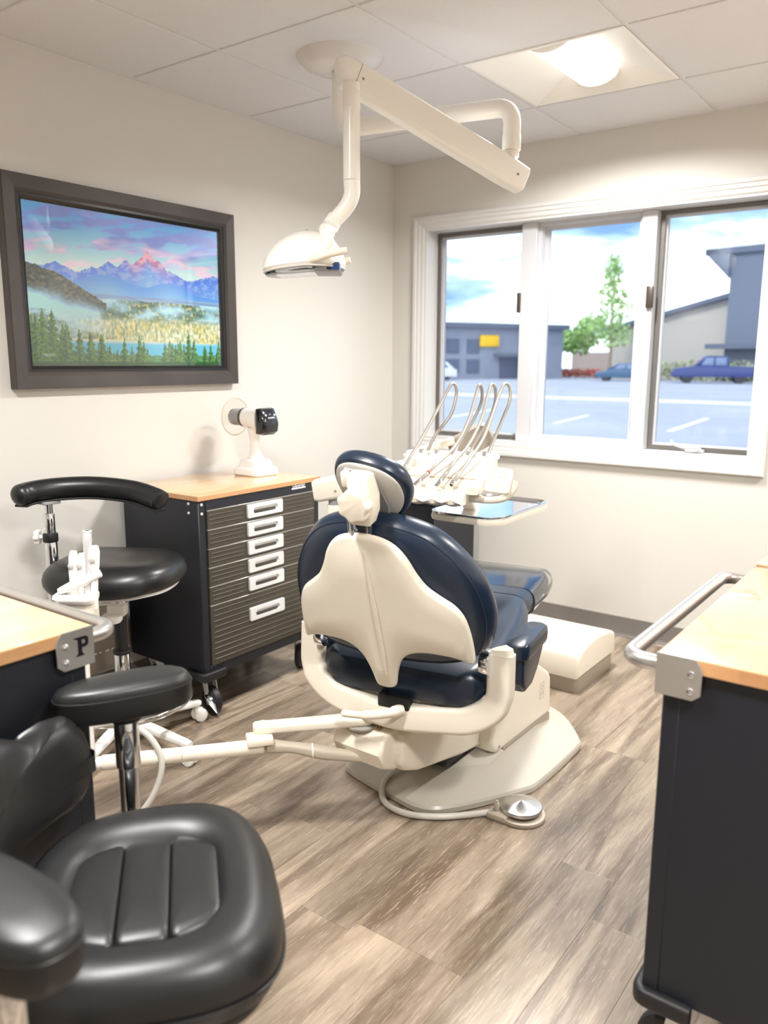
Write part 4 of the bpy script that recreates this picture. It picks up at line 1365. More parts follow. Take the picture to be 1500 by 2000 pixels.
# stool in the foreground
SX, SY = -.955, .690
fs = thing('operator_stool', 'black leather operator stool with wide stitched seat and two armrests in the foreground', 'stool', (SX, SY, 0), 50)
stool_base(fs, .27, [20 + 72 * k for k in range(5)], .1, M_cream, M_rubber)
t = new(); cyl(t, (0, 0, .12), (0, 0, .30), .028, 24, .003); obj('outer_column', t, M_chrome, fs)
t = new(); cyl(t, (0, 0, .30), (0, 0, .44), .018, 20); obj('gas_lift', t, M_rubber, fs)
def fs_outline(w, d, n=72):
    out = []
    for k in range(n):
        a = 2 * PI * k / n
        c, s = math.cos(a), math.sin(a)
        x = w / 2 * math.copysign(abs(c) ** .62, c)
        y = d / 2 * math.copysign(abs(s) ** .66, s)
        y *= (1 - .05 * (x / (w / 2)) ** 2) * (1 + .03 * (x / (w / 2)))
        out.append((x, y))
    return out
SO = fs_outline(.400, .462)
def fsw(x, y, z):
    # front edge rolls over, sides lift a little
    k = max(0, x - .10)
    return (x, y, z - 1.6 * k * k + .25 * max(0, abs(y) - .12) ** 1.5)
t = new()
pad(t, SO, [(0, .452), (.88, .452), (.955, .462), (.992, .482), (1.0, .505), (.985, .526), (.945, .544), (.88, .556), (.80, .562), (.70, .562), (.62, .556), (.565, .546), (.54, .539), (.50, .537), (0, .537)], warp=fsw, c=(-.012, 0))
obj('seat', t, M_leather2, fs)
t = new(); pad(t, fs_outline(.36, .43), [(0, .430), (.92, .430), (.985, .438), (1, .452), (.98, .462), (0, .462)], warp=fsw); obj('seat_pan', t, M_rubber, fs)
t = new()
lo = [fsw(x * 1.006, y * 1.006, .492) for x, y in SO]
tube(t, lo, .0022, 8, True); obj('piping', t, M_leather2, fs)
ch = [(-.108, -.0335), (-.0325, .042), (.043, .117)]
for a, b in ch:
    o_ = []
    for x, y in rr(b - a, .250, .012, 4, (a + b) / 2 - .012, 0):
        yy = y * (1 - .30 * max(0, (abs(x + .008) - .045) / .075) ** 2)
        o_.append((x, yy))
    t = new(); pad(t, o_, [(0, .530), (1.0, .531), (1.0, .537), (.985, .5425), (.94, .5465), (.8, .549), (.4, .550), (0, .550)], warp=fsw, c=((a + b) / 2 - .012, 0)); obj('seat_channel', t, M_leather2, fs)
# back: padded band bent round the sitter, dipped in the middle
RB = .255
def zt(a):
    a = abs(a)
    return .718 + .045 / (1 + math.exp((a - .155) / .018)) + .024 * math.exp(-((a - .248) / .032) ** 2)
def zb(a):
    u = a / .30
    return .560 + .03 * u * u
out = []
for k in range(41):
    a = -.30 + .60 * k / 40
    e = max(0, abs(a) - .25) / .05
    out.append((a, zb(a) + .075 * (1 - math.sqrt(max(0, 1 - e * e)))))
for k in range(41):
    a = .30 - .60 * k / 40
    e = max(0, abs(a) - .25) / .05
    out.append((a, zt(a) - .085 * (1 - math.sqrt(max(0, 1 - e * e)))))
def bend(a, z, tt):
    q = a / RB
    r_ = RB + tt + .10 * max(0, z - .62)
    return (.0 - r_ * math.cos(q), r_ * math.sin(q), z)
t = new(); pad(t, out, [(0, .030), (.80, .030), (.93, .024), (.99, .010), (1.0, .0), (.985, -.014), (.93, -.027), (.82, -.036), (.6, -.041), (.3, -.043), (0, -.043)], warp=bend, c=(0, .65)); obj('backrest', t, M_leather2, fs)
t = new(); sweep(t, fillet([(-.05, 0, .440), (-.25, 0, .440), (-.294, 0, .50), (-.300, 0, .66)], .05), rr(.05, .012, .003, 2), up=(0, 1, 0)); obj('back_bracket', t, M_rubber, fs)
for s, ax, ay, ra, dzz in ((1, -.048, .288, 16, .012), (-1, -.132, -.336, -50, .034)):
    t = new()
    P_ = T(ax, ay, dzz, 0, 0, ra)
    o_ = []
    for k in range(56):
        a = 2 * PI * k / 56
        c, q = math.cos(a), math.sin(a)
        o_.append((.123 * math.copysign(abs(c) ** .8, c), .050 * math.copysign(abs(q) ** .8, q) * (1 + .10 * c)))
    pad(t, o_, [(0, .700), (.86, .700), (.95, .704), (.99, .714), (1.0, .728), (1.0, .744), (.985, .751), (.945, .758), (.85, .763), (.5, .766), (0, .767)], P_); ap = obj('armrest_pad', t, M_leather2, fs)
    t = new(); tube(t, [P_ @ Vector((x * 1.003, y * 1.004, .7445)) for x, y in o_], .0013, 6, True); obj('piping', t, M_leather2, ap)
    t = new(); cyl(t, (ax, ay, .605), (ax, ay, .69 + dzz), .0225, 28, .002); cyl(t, (ax, ay, .44), (ax, ay, .607), .0185, 28); po_ = obj('armrest_post', t, M_chrome, fs)
    t = new(); cyl(t, (ax, ay, .685 + dzz), (ax, ay, .702 + dzz), .030, 24, .004); obj('post_cup', t, M_rubber, po_)
    t = new(); sweep(t, fillet([(ax, ay, .452), (ax, ay, .432), (-.05, s * .05, .432)], .03), rr(.045, .012, .003, 2)); obj('arm_bracket', t, M_rubber, po_)

# ---------------------------------------------------------------- dental chair
CX, CY, CT = -1.211, 1.735, 10.0
dc = thing('dental_chair', 'navy upholstered dental chair with cream back shell, seen from behind', 'dental chair', (CX, CY, 0), CT)
I = inv(dc)
# base plate (set square to the room, the seat above it is swivelled)
bo = [(-1.545, 1.915), (-1.35, 1.872), (-1.215, 1.862), (-1.13, 1.945), (-1.025, 2.13), (-1.0, 2.22), (-.998, 2.50), (-1.02, 2.58), (-1.14, 2.72), (-1.25, 2.77), (-1.42, 2.77), (-1.55, 2.65), (-1.60, 2.45), (-1.61, 2.1), (-1.585, 1.965)]
bo_s = [(p.x, p.y) for p in crv([(x, y, 0) for x, y in bo], 4, True)]
t = new()
pad(t, bo_s, [(0, 0), (.985, 0), (1.0, .005), (1.0, .020), (.985, .028), (.93, .034), (.70, .062), (.55, .075), (0, .078)], c=(-1.30, 2.35)); obj('base_plate', t, M_base_enamel, dc, M=I, angle=30)
t = new()
ridge_ = [[(-1.29, 1.90, .026), (-1.21, 1.92, .026), (-1.265, 1.905, .030)], [(-1.30, 2.02, .040), (-1.12, 2.10, .038), (-1.235, 2.04, .068)], [(-1.34, 2.22, .060), (-1.10, 2.26, .046), (-1.20, 2.22, .110)]]
ring_faces(t, ridge_)
bmesh.ops.recalc_face_normals(t, faces=t.faces[:])
obj('base_rib', t, M_base_enamel, dc, M=I, angle=20)
XZ = lambda x0: Matrix(((0, 0, 1, x0), (1, 0, 0, 0), (0, 1, 0, 0), (0, 0, 0, 1)))
# pump cover
prof = [(2.600, .080), (2.600, .222), (2.585, .245), (2.47, .318), (2.39, .345), (2.33, .350), (2.27, .332), (2.21, .280), (2.165, .205), (2.150, .140), (2.165, .100), (2.20, .080)]
t = new(); prism(t, prof, 0, .33, .022, XZ(-1.475), 4); bmesh.ops.recalc_face_normals(t, faces=t.faces[:]); pc = obj('pump_cover', t, M_cream, dc, M=I)
t = new(); box(t, -1.4745, -1.1455, 2.24, 2.598, .040, .086, .006, 2); obj('pump_skirt', t, M_taupe, dc, M=I)
t = new(); frame_ring(t, 2.50, 2.535, .165, .225, .0022, -.0006, 0, M=Matrix(((0, 1, 0, -1.1445), (1, 0, 0, 0), (0, 0, 1, 0), (0, 0, 0, 1))))
obj('emblem_frame', t, M_greyprint, pc, M=I, smooth=False, label='small outlined emblem')
for (ey, ez, er) in ((2.5175, .208, .009), (2.511, .185, .006), (2.524, .185, .006)):
    t = new(); tube(t, [(-1.1446, ey + er * math.cos(a), ez + er * math.sin(a)) for a in [2 * PI * k / 20 for k in range(20)]], .0009, 6, True); obj('emblem_loop', t, M_greyprint, pc, M=I)
t = new(); lathe(t, [(0, 0), (.006, 0), (.005, .002), (0, .002)], 14, T(-1.1452, 2.205, .105, 0, 90, 0)); obj('cover_screw', t, M_greyp, pc, M=I)
# lift arm
prof = [(2.33, .110), (2.33, .235), (2.20, .262), (1.95, .300), (1.80, .318), (1.735, .312), (1.715, .285), (1.715, .235), (1.735, .205), (1.80, .178), (2.05, .125), (2.20, .105)]
t = new(); prism(t, prof, 0, .215, .016, XZ(-1.405), 3); bmesh.ops.recalc_face_normals(t, faces=t.faces[:]); obj('lift_arm', t, M_cream, dc, M=I)
t = new(); box(t, -1.38, -1.22, 2.00, 2.22, .085, .17, .02, 2); obj('lift_arm_shade', t, M_rubber, dc, M=I)  # black block standing in for the thin shadow under the lift arm
t = new()
prof = [(1.80, .205), (1.80, .322), (1.70, .330), (1.662, .312), (1.650, .275), (1.670, .228), (1.72, .205)]
prism(t, prof, 0, .175, .012, XZ(-1.395), 3); bmesh.ops.recalc_face_normals(t, faces=t.faces[:]); mb = obj('arm_mount', t, M_cream, dc, M=I)
for x_, y_ in ((-1.335, 1.69), (-1.262, 1.70)):
    t = new(); cyl(t, (x_, y_, .325), (x_, y_, .344), .005, 10, .001); lathe(t, [(0, 0), (.008, 0), (.008, .005), (0, .005)], 6, T(x_, y_, .330)); obj('bolt', t, mat('brass_bolt', S(150, 130, 90), .35, .8), mb, M=I)
t = new(); cyl(t, (-1.30, 1.86, .30), (-1.30, 1.86, .40), .13, 32, .01); obj('swivel_plate', t, M_cream, dc, M=I)
# yoke carrying the back
t = new()
yp = fillet([(-.285, .005, .600), (-.287, .0, .460), (-.215, -.012, .405), (-.03, -.035, .388), (.03, -.035, .388), (.215, -.012, .405), (.287, .0, .460), (.285, .005, .600)], .055, 7)
n = len(yp)
sweep(t, yp, rr(.078, .050, .016, 4), up=(0, 1, 0), scales=[(1.0 if 4 < k < n - 5 else .92) for k in range(n)])
yo = obj('yoke', t, M_cream, dc)
for s in (-1, 1):
    t = new(); sweep(t, [(s * .285, .005, .595), (s * .285, .006, .612), (s * .282, .008, .620)], rr(.066, .046, .015, 4), up=(0, 1, 0), scales=[1, .85, .4]); obj('yoke_tip', t, M_cream, yo)
    t = new(); cyl(t, (s * .236, -.006, .575), (s * .262, -.006, .575), .036, 28, .002); obj('pivot_band', t, M_chrome, yo)
t = new(); box(t, -.10, .10, -.05, .12, .345, .415, .02, 3); obj('back_mount', t, M_cream, dc)
t = new(); box(t, -.045, .050, -.062, -.03, .415, .452, .006, 2); obj('slot_cover', t, M_rubber, dc)
# recline lever
t = new()
tube(t, crv([(.03, -.055, .418), (.0, -.085, .412), (-.06, -.105, .402), (-.115, -.112, .398), (-.128, -.112, .397)], 6), [.016] * 5 + [.013] * 8 + [.010] * 8 + [.008] * 3 + [.004], 14); obj('recline_lever', t, M_cream, dc)
# back: shell and cushion in a leaning frame; (a, z) outlines, thickness toward the sitter
half = [(0, .937), (.035, .936), (.068, .926), (.092, .908), (.112, .880), (.128, .846), (.150, .812), (.182, .786), (.212, .764), (.232, .735), (.242, .698), (.247, .655), (.248, .612), (.240, .601), (.215, .610), (.190, .616), (.150, .620), (.110, .618), (.080, .608), (.058, .588), (.044, .560), (.035, .530), (.030, .508), (.022, .496), (0, .492)]
sh = [(a, z) for a, z in half]
outl = [(-a, z) for a, z in sh] + [(a, z) for a, z in reversed(sh[1:-1])]
outl = [(p.x, p.y) for p in crv([(a, z, 0) for a, z in outl], 3, True)]
def area2(o): return sum(o[k - 1][0] * o[k][1] - o[k][0] * o[k - 1][1] for k in range(len(o)))
if area2(outl) < 0: outl.reverse()
def lean(a, z, tt):
    """surface of the back: leans away from the seat, wraps forward at the sides"""
    y = -.094 - .341 * (z - .508) + .55 * a * a + tt
    return (a, y, z + .341 * tt)
def shell_mesh(outline, t0, t1, r, curve=None):
    t = bmesh.new()
    ins = lambda d: inset(outline, d)
    rings = [[lean(a, z, t1) for a, z in ins(r)], [lean(a, z, t1 - r) for a, z in outline], [lean(a, z, t0 + r) for a, z in outline], [lean(a, z, t0 + r * .35) for a, z in ins(r * .35)], [lean(a, z, t0) for a, z in ins(r)]]
    vs = [[t.verts.new(p) for p in rg] for rg in rings]
    for A, B in zip(vs, vs[1:]):
        for k in range(len(A)):
            j = (k + 1) % len(A)
            t.faces.new((A[k], A[j], B[j], B[k]))
    for rg, i0, tt in ((vs[0], 0, t1), (vs[-1], -1, t0)):
        # fill with a grid-like fan following the bend: triangulate the polygon then subdivide lightly
        f = t.faces.new(rg)
        bmesh.ops.triangulate(t, faces=[f])
    bmesh.ops.recalc_face_normals(t, faces=t.faces[:])
    return t
t = shell_mesh(outl, -.012, .014, .010)
bmesh.ops.subdivide_edges(t, edges=[e for e in t.edges if e.calc_length() > .06], cuts=2, use_grid_fill=False)
bmesh.ops.triangulate(t, faces=[f for f in t.faces if len(f.verts) > 4])
for v in t.verts:      # re-seat inner points on the bent surface
    a, z0_ = v.co.x, v.co.z
    tt = .014 if (v.co.y - lean(a, z0_, 0)[1]) > 0.0 else -.012
    base = lean(a, z0_, 0)[1]
    d = v.co.y - base
    v.co.y = base + max(-.016, min(.018, d))
obj('back_shell', t, M_cream, dc, angle=35)
t = new(); sweep(t, [lean(.006, .90, -.013), lean(.010, .75, -.014), lean(.012, .62, -.014), lean(.012, .54, -.014)], rr(.012, .006, .0025, 2), up=(0, 1, 0), scales=[.3, 1, 1, .4]); obj('shell_crease', t, M_cream, dc)
chalf = [(0, .958), (.06, .957), (.118, .945), (.168, .922), (.212, .882), (.247, .835), (.272, .785), (.285, .730), (.286, .680), (.277, .635), (.258, .600), (.22, .572), (.16, .556), (.08, .550), (0, .549)]
co = [(a, z) for a, z in chalf] + [(-a, z) for a, z in reversed(chalf[1:-1])]
co = [(p.x, p.y) for p in crv([(a, z, 0) for a, z in co], 3, True)]
if area2(co) < 0: co.reverse()
t = new(); pad(t, co, [(0, .016), (.70, .016), (.86, .020), (.94, .030), (.985, .046), (1.0, .064), (.985, .082), (.93, .098), (.82, .108), (.5, .112), (0, .112)], warp=lean, c=(0, .76)); bc = obj('back_cushion', t, M_navyvinyl, dc)
t = new(); tube(t, [lean((a) * .948, .76 + (z - .76) * .948, .031) for a, z in co], .0016, 6, True); obj('seam', t, M_navyvinyl, bc)
# seat, thigh and leg upholstery
def long_pad(secs, n=9):
    """cushion along Y from (y, half width, top z, thickness)"""
    t = bmesh.new()
    rings = []
    for y, hw_, zt_, th in secs:
        rings.append([(x, y, zt_ - th / 2 + z) for x, z in rr(hw_ * 2, th, min(th * .48, .045), 6)])
    ring_faces(t, rings)
    bmesh.ops.recalc_face_normals(t, faces=t.faces[:])
    return t
secs = [(-.040, .16, .505, .06), (-.030, .215, .530, .085), (.0, .245, .545, .10), (.06, .255, .553, .115), (.20, .255, .560, .12), (.34, .245, .575, .12), (.44, .228, .592, .115), (.50, .213, .603, .105), (.53, .20, .603, .095)]
t = long_pad(secs); obj('seat_cushion', t, M_navyvinyl, dc)
secs = [(.532, .196, .604, .085), (.56, .200, .605, .085), (.70, .192, .600, .080), (.84, .182, .594, .075), (.90, .172, .592, .072), (.94, .155, .588, .062), (.955, .13, .582, .045)]
t = long_pad(secs); lr = obj('leg_rest', t, M_navyvinyl, dc)
secs = [(.62, .203, .603, .095), (.72, .200, .604, .095), (.84, .192, .600, .098), (.91, .184, .597, .092), (.955, .166, .591, .075), (.972, .14, .583, .05)]
t = long_pad(secs)
rg_ = random.Random(5)
for v in t.verts:
    k = noise.noise(v.co * 22) * .004
    v.co += Vector((k, k, k * .8 if v.co.z < .55 else .3 * k))
obj('toe_sleeve', t, M_bag, lr, label='clear plastic sleeve over the foot end')
t = new(); box(t, -.13, .13, -.02, .50, .40, .465, .025, 3); obj('seat_frame', t, M_cream, dc)
# armrests
for s in (-1, 1):
    t = new()
    o_ = rr(.235, .066, .030, 6)
    pad(t, o_, [(0, .560), (.9, .560), (.98, .566), (1.0, .578), (1.0, .592), (.97, .603), (.88, .609), (0, .611)], T(s * .305, .175, 0, 0, 0, 90)); ar = obj('armrest_pad', t, M_navyvinyl, dc)
    t = new()
    q = [(.085, .57), (.285, .57), (.29, .535), (.24, .485), (.185, .455), (.12, .455), (.085, .49)][::-1]
    prism(t, q, -.022, .022, .012, Matrix(((0, 0, 1, s * .300), (1, 0, 0, 0), (0, 1, 0, 0), (0, 0, 0, 1)))); bmesh.ops.recalc_face_normals(t, faces=t.faces[:]); obj('armrest_side', t, M_navyvinyl, ar)
# headrest
HT = T(-.004, -.192, 1.038, 35, 9, 0)          # local XZ is the rest, +Y toward the sitter
def hr_out(k_=1.0):
    pts = [(-.124, -.02), (-.126, .022), (-.108, .064), (-.062, .093), (0, .102), (.062, .093), (.108, .064), (.126, .022), (.124, -.02), (.104, -.062), (.066, -.094), (0, -.104), (-.066, -.094), (-.104, -.062)]
    c = [(p.x * k_ * .83, p.y * k_ * .96) for p in crv([(x, y, 0) for x, y in pts], 5, True)]
    if area2(c) < 0: c.reverse()
    return c
FL = Matrix(((1, 0, 0, 0), (0, 0, 1, 0), (0, 1, 0, 0), (0, 0, 0, 1)))
def hw(x, y, z): return (x, y, z + .9 * x * x)
t = new(); pad(t, hr_out(), [(0, .0), (.88, .0), (.96, .004), (.995, .013), (1.0, .022), (.985, .033), (.93, .041), (.8, .045), (.4, .046), (0, .046)], HT @ FL, warp=hw); bmesh.ops.recalc_face_normals(t, faces=t.faces[:]); hc = obj('headrest_cushion', t, M_navyvinyl, dc)
t = new(); pad(t, hr_out(), [(0, -.006), (.82, -.006), (.875, -.003), (.885, .002), (0, .004)], HT @ FL, warp=hw); bmesh.ops.recalc_face_normals(t, faces=t.faces[:]); obj('headrest_plate', t, mat('pale_grey_plate', S(206, 203, 198), .4), hc)
t = new(); prism(t, [(-.052, .068), (-.052, -.06), (.034, -.088), (.050, -.088), (.056, -.03), (.028, .068)], -.011, -.004, .001, HT @ FL, 1); bmesh.ops.recalc_face_normals(t, faces=t.faces[:]); obj('slide_track', t, M_greyp, hc)
MB1 = T(.010, -.262, 1.026, 14, 0, 0)
t = new()
q = [(-.026, -.060), (.022, -.062), (.036, -.030), (.040, .010), (.030, .060), (.018, .066), (-.024, .066)]
prism(t, q, -.016, .030, .006, MB1 @ FL, 3); bmesh.ops.recalc_face_normals(t, faces=t.faces[:]); hb = obj('headrest_bracket', t, M_cream, dc)
t = new(); box(t, -.046, -.028, -.005, .02, .030, .070, .006, 2, MB1); obj('release_tab', t, M_cream, hb)
t = new()
ko = [((.040 + .0028 * math.cos(7 * a)) * math.cos(a), (.040 + .0028 * math.cos(7 * a)) * math.sin(a)) for a in [2 * PI * k / 84 for k in range(84)]]
prism(t, ko, -.048, -.016, .006, MB1 @ T(.002, 0, .0) @ FL, 3); bmesh.ops.recalc_face_normals(t, faces=t.faces[:]); obj('locking_knob', t, M_cream, hb)
t = new()
sweep(t, [(0, -.242, 1.0), (0, -.236, .965), (.0, -.232, .95), (0, -.232, .925), (0, -.215, .87)], rr(.050, .008, .002, 2), up=(0, 1, 0)); obj('headrest_slide', t, M_chrome, dc)
t = new(); tube(t, [(-.030, -.246, .975), (-.030, -.243, .945), (-.022, -.243, .937)], .005, 10); obj('slide_clip', t, M_chrome, dc)
# ---------------------------------------------------------------- delivery unit over the chair
du = thing('delivery_unit', 'cream dental delivery unit with four looped handpiece hoses and tray', 'dental unit', (-1.672, 2.0, 0))
I = inv(du)
t = new(); cyl(t, (-1.672, 2.0, .53), (-1.672, 2.0, .885), .024, 24, .003); po_ = obj('post', t, M_cream, du, M=I)
t = new(); sweep(t, fillet([(-1.672, 2.0, .56), (-1.672, 2.0, .50), (-1.60, 2.02, .46), (-1.40, 2.02, .44)], .04), rr(.055, .04, .012, 3), up=(0, 1, 0)); obj('post_bracket', t, M_cream, du, M=I)
t = new(); cyl(t, (-1.672, 2.0, .885), (-1.672, 2.0, .918), .019, 20); obj('swivel_neck', t, M_greyp, du, M=I)
t = new()
ap = [(-1.726, 1.957, .930), (-1.716, 1.965, .932), (-1.672, 2.0, .942), (-1.60, 2.07, .972), (-1.50, 2.165, 1.004), (-1.44, 2.225, 1.02)]
sweep(t, ap, rr(.060, .075, .014, 4), scales=[.8, .96, 1, .95, .72, .66]); obj('swing_arm', t, M_cream, du, M=I)
t = new(); lathe(t, [(0, 0), (.004, 0), (.0035, .0012), (0, .0012)], 12, Matrix.Translation((-1.650, 1.978, .935)) @ Vector((.66, -.75, 0)).to_track_quat('Z', 'Y').to_matrix().to_4x4()); obj('arm_screw', t, M_greyp, du, M=I)
# instrument head, turned a little like the chair
DM = T(-1.372, 2.195, 0, 0, 0, 14)
JD = I @ DM
t = new()
YZ = Matrix(((0, 0, 1, 0), (1, 0, 0, 0), (0, 1, 0, 0), (0, 0, 0, 1)))
prof = [(.135, .985), (.135, 1.030), (.120, 1.043), (.085, 1.040), (-.075, .982), (-.092, .968), (-.095, .945), (-.07, .938)]
prism(t, prof, -.165, .145, .012, YZ, 3); bmesh.ops.recalc_face_normals(t, faces=t.faces[:]); hd_ = obj('instrument_head', t, M_cream, du, M=JD)
t = new(); box(t, -.145, .125, -.065, .075, -.003, .004, .004, 2, T(0, .0, 1.0115, 19.6, 0, 0)); obj('work_pad', t, M_cream, hd_, M=JD)
t = new(); box(t, -.168, .150, .085, .140, 1.030, 1.052, .008, 3); obj('rear_ridge', t, M_whitep, hd_, M=JD)
for k in range(5):
    t = new(); box(t, -.118 + .055 * k, -.106 + .055 * k, .084, .110, 1.045, 1.060, .003, 2); obj('hose_clip', t, M_greyp, hd_, M=JD)
# scalloped handpiece holder
t = new()
N = 60
def hold(u):
    x = -.160 + .265 * u
    s = .5 - .5 * math.cos(2 * PI * u * 4.5)
    return x, s
rings = []
for k in range(N + 1):
    x, s = hold(k / N)
    dip = .016 * s
    rings.append([(x, -.092, .962 - dip * .55), (x, -.118, .958 - dip), (x, -.152, .946 - dip), (x, -.165, .936 - dip * .6), (x, -.163 + .006 * s, .922), (x, -.140, .912 + .004 * s), (x, -.100, .915), (x, -.090, .925)])
ring_faces(t, rings)
bmesh.ops.recalc_face_normals(t, faces=t.faces[:])
obj('handpiece_holder', t, M_cream, du, M=JD, angle=50)
hoses = [
 [(-1.469, 2.096, 0.995), (-1.466, 2.134, 1.041), (-1.468, 2.226, 1.118), (-1.465, 2.328, 1.223), (-1.46, 2.368, 1.271), (-1.453, 2.386, 1.27), (-1.451, 2.392, 1.236), (-1.454, 2.362, 1.17), (-1.483, 2.312, 1.102), (-1.489, 2.269, 1.042)],
 [(-1.385, 2.079, 0.985), (-1.369, 2.137, 1.024), (-1.361, 2.245, 1.08), (-1.367, 2.335, 1.158), (-1.381, 2.406, 1.241), (-1.382, 2.426, 1.271), (-1.378, 2.438, 1.257), (-1.379, 2.439, 1.213), (-1.389, 2.406, 1.154), (-1.406, 2.336, 1.07), (-1.401, 2.307, 1.042)],
 [(-1.322, 2.101, 0.988), (-1.314, 2.155, 1.034), (-1.317, 2.253, 1.083), (-1.328, 2.351, 1.159), (-1.344, 2.421, 1.241), (-1.348, 2.451, 1.273), (-1.342, 2.466, 1.261), (-1.341, 2.468, 1.214), (-1.346, 2.437, 1.154), (-1.364, 2.367, 1.07), (-1.364, 2.335, 1.039)],
 [(-1.283, 2.116, 0.988), (-1.279, 2.181, 1.034), (-1.283, 2.282, 1.099), (-1.296, 2.364, 1.169), (-1.313, 2.444, 1.241), (-1.313, 2.477, 1.275), (-1.303, 2.495, 1.266), (-1.296, 2.49, 1.223), (-1.301, 2.462, 1.172), (-1.303, 2.389, 1.081), (-1.302, 2.356, 1.045)]]
for k, hp in enumerate(hoses):
    c_ = crv(hp, 6)
    t = new(); tube(t, c_, .0056, 12); h = obj('handpiece_hose', t, M_hosem, du, M=I)
    a, b = Vector(hp[0]), Vector(hp[1])
    d = (a - b).normalized()
    t = new(); cyl(t, a - d * .035, a + d * .004, .0072, 16, .001); obj('hose_sleeve', t, M_hosem, h, M=I)
    t = new(); cyl(t, a + d * .004, a + d * (.035 if k < 3 else .022), .0078 if k < 3 else .0085, 16, .001); cp = obj('coupling', t, M_chrome, h, M=I)
    if k == 3:
        t = new(); cyl(t, a + d * .0222, a + d * .0235, .006, 14); obj('coupling_mouth', t, M_rubber, h, M=I)
    if k == 1:
        t = new(); cyl(t, a - d * .038, a - d * .034, .0076, 16); obj('red_band', t, mat('red_band', S(190, 70, 60), .4), h, M=I)
# touchpad
t = new()
TM = Matrix.Translation((-1.178, 2.205, .988)) @ Matrix.Rotation(math.radians(22), 4, 'Z') @ Matrix.Rotation(math.radians(56), 4, 'X') @ Matrix.Rotation(math.radians(-6), 4, 'Z')
prism(t, rr(.080, .088, .014, 5), -.012, 0, .004, TM); tp = obj('touchpad', t, M_cream, du, M=I)
t = new(); prism(t, rr(.060, .070, .010, 5), .0002, .0012, 0, TM); obj('keypad_sheet', t, M_whitep, tp, M=I)
for q in range(3):
    for w_ in range(4):
        t = new(); lathe(t, [(0, 0), (.0045, 0), (.0045, .0005), (0, .0005)], 12, TM @ T(-.018 + .018 * q, -.024 + .016 * w_, .0012)); obj('key', t, M_greyprint, tp, M=I)
t = new(); tube(t, crv([(-1.134, 2.237, 0.985), (-1.138, 2.23, 0.961), (-1.155, 2.214, 0.935), (-1.19, 2.189, 0.925), (-1.26, 2.17, 0.925)], 6), .0115, 14); obj('grab_handle', t, M_cream, du, M=I)
# tray arm, tray ring and steel tray
TC = T(-1.300, 2.385, .860, 0, 0, 2)
t = new()
o_, i_ = rr(.262, .425, .055, 8), rr(.234, .397, .043, 8)
ring_faces(t, [[(x, y, -.018) for x, y in i_], [(x, y, -.018) for x, y in o_], [(x * 1.012, y * 1.008, -.010) for x, y in o_], [(x, y, .0) for x, y in o_], [(x, y, .0) for x, y in i_], [(x, y, -.018) for x, y in i_]], True, False, False)
bmesh.ops.remove_doubles(t, verts=t.verts[:], dist=1e-6); bmesh.ops.recalc_face_normals(t, faces=t.faces[:])
tr_ = obj('tray_holder', t, M_cream, du, M=I @ TC)
t = new(); ring_faces(t, [[(x * 1.0, y * 1.0, .001) for x, y in rr(.256, .419, .053, 8)], [(x, y, .009) for x, y in rr(.262, .425, .055, 8)], [(x, y, .010) for x, y in rr(.256, .419, .052, 8)], [(x, y, .001) for x, y in rr(.234, .397, .043, 8)], [(x, y, -.001) for x, y in rr(.212, .375, .035, 8)]], True, True, True)
bmesh.ops.recalc_face_normals(t, faces=t.faces[:])
obj('steel_tray', t, M_chrome, du, M=I @ TC)
t = new(); sweep(t, [(-1.36, 2.30, .940), (-1.35, 2.31, .905), (-1.34, 2.33, .850)], rr(.05, .03, .010, 3), up=(0, 1, 0)); obj('tray_arm', t, M_cream, du, M=I)
# rear link
t = new(); sweep(t, [(-1.60, 2.30, 1.018), (-1.53, 2.35, 1.055), (-1.46, 2.40, 1.078)], rr(.03, .026, .008, 3)); obj('rear_link', t, M_cream, du, M=I)
t = new(); pad(t, rr(.16, .085, .03, 5), [(0, -.03), (.9, -.03), (1, -.02), (1, .02), (.9, .03), (0, .03)], Matrix.Translation((-1.435, 2.47, 1.072)) @ Matrix.Rotation(math.radians(36), 4, 'Z') @ Matrix.Rotation(math.radians(90), 4, 'X') @ Matrix.Rotation(math.radians(28), 4, 'Z')); bmesh.ops.recalc_face_normals(t, faces=t.faces[:]); obj('balance_arm_cover', t, M_taupe, du, M=I)
t = new(); cyl(t, (-1.42, 2.44, 1.04), (-1.42, 2.30, .99), .018, 14); obj('head_neck', t, M_cream, du, M=I)

# ---------------------------------------------------------------- assistant's instrument arm on the left of the chair
aa = thing('assistant_instrument_holder', 'cream jointed instrument holder with suction valves reaching left from the chair', 'instrument holder', (-1.755, 1.134, .33))
I = inv(aa)
p0, p1 = Vector((-1.318, 1.690, .322)), Vector((-1.520, 1.500, .312))
t = new(); cyl(t, (p0.x, p0.y, .326), (p0.x, p0.y, .333), .042, 28, .002); obj('pivot_washer', t, mat('grey_washer', S(176, 172, 164), .4), aa, M=I)
t = new()
u = (p1 - p0).normalized()
sweep(t, [p0 + u * -.030 + Vector((0, 0, .024)), p0 + u * -.022 + Vector((0, 0, .024)), p0 + Vector((0, 0, .024)), p1 + Vector((0, 0, .024)), p1 + u * .022 + Vector((0, 0, .024)), p1 + u * .028 + Vector((0, 0, .024))], rr(.050, .026, .007, 3), scales=[(.5, .9), (.85, 1), 1, .92, (.8, 1), (.5, .9)]); obj('upper_link', t, M_cream, aa, M=I)
t = new(); cyl(t, (p1.x, p1.y, .270), (p1.x, p1.y, .340), .021, 24, .002); lathe(t, [(0, .3492), (.017, .3492), (.016, .3505), (0, .3505)], 24, T(p1.x, p1.y, 0)); obj('elbow_pivot', t, M_cream, aa, M=I)
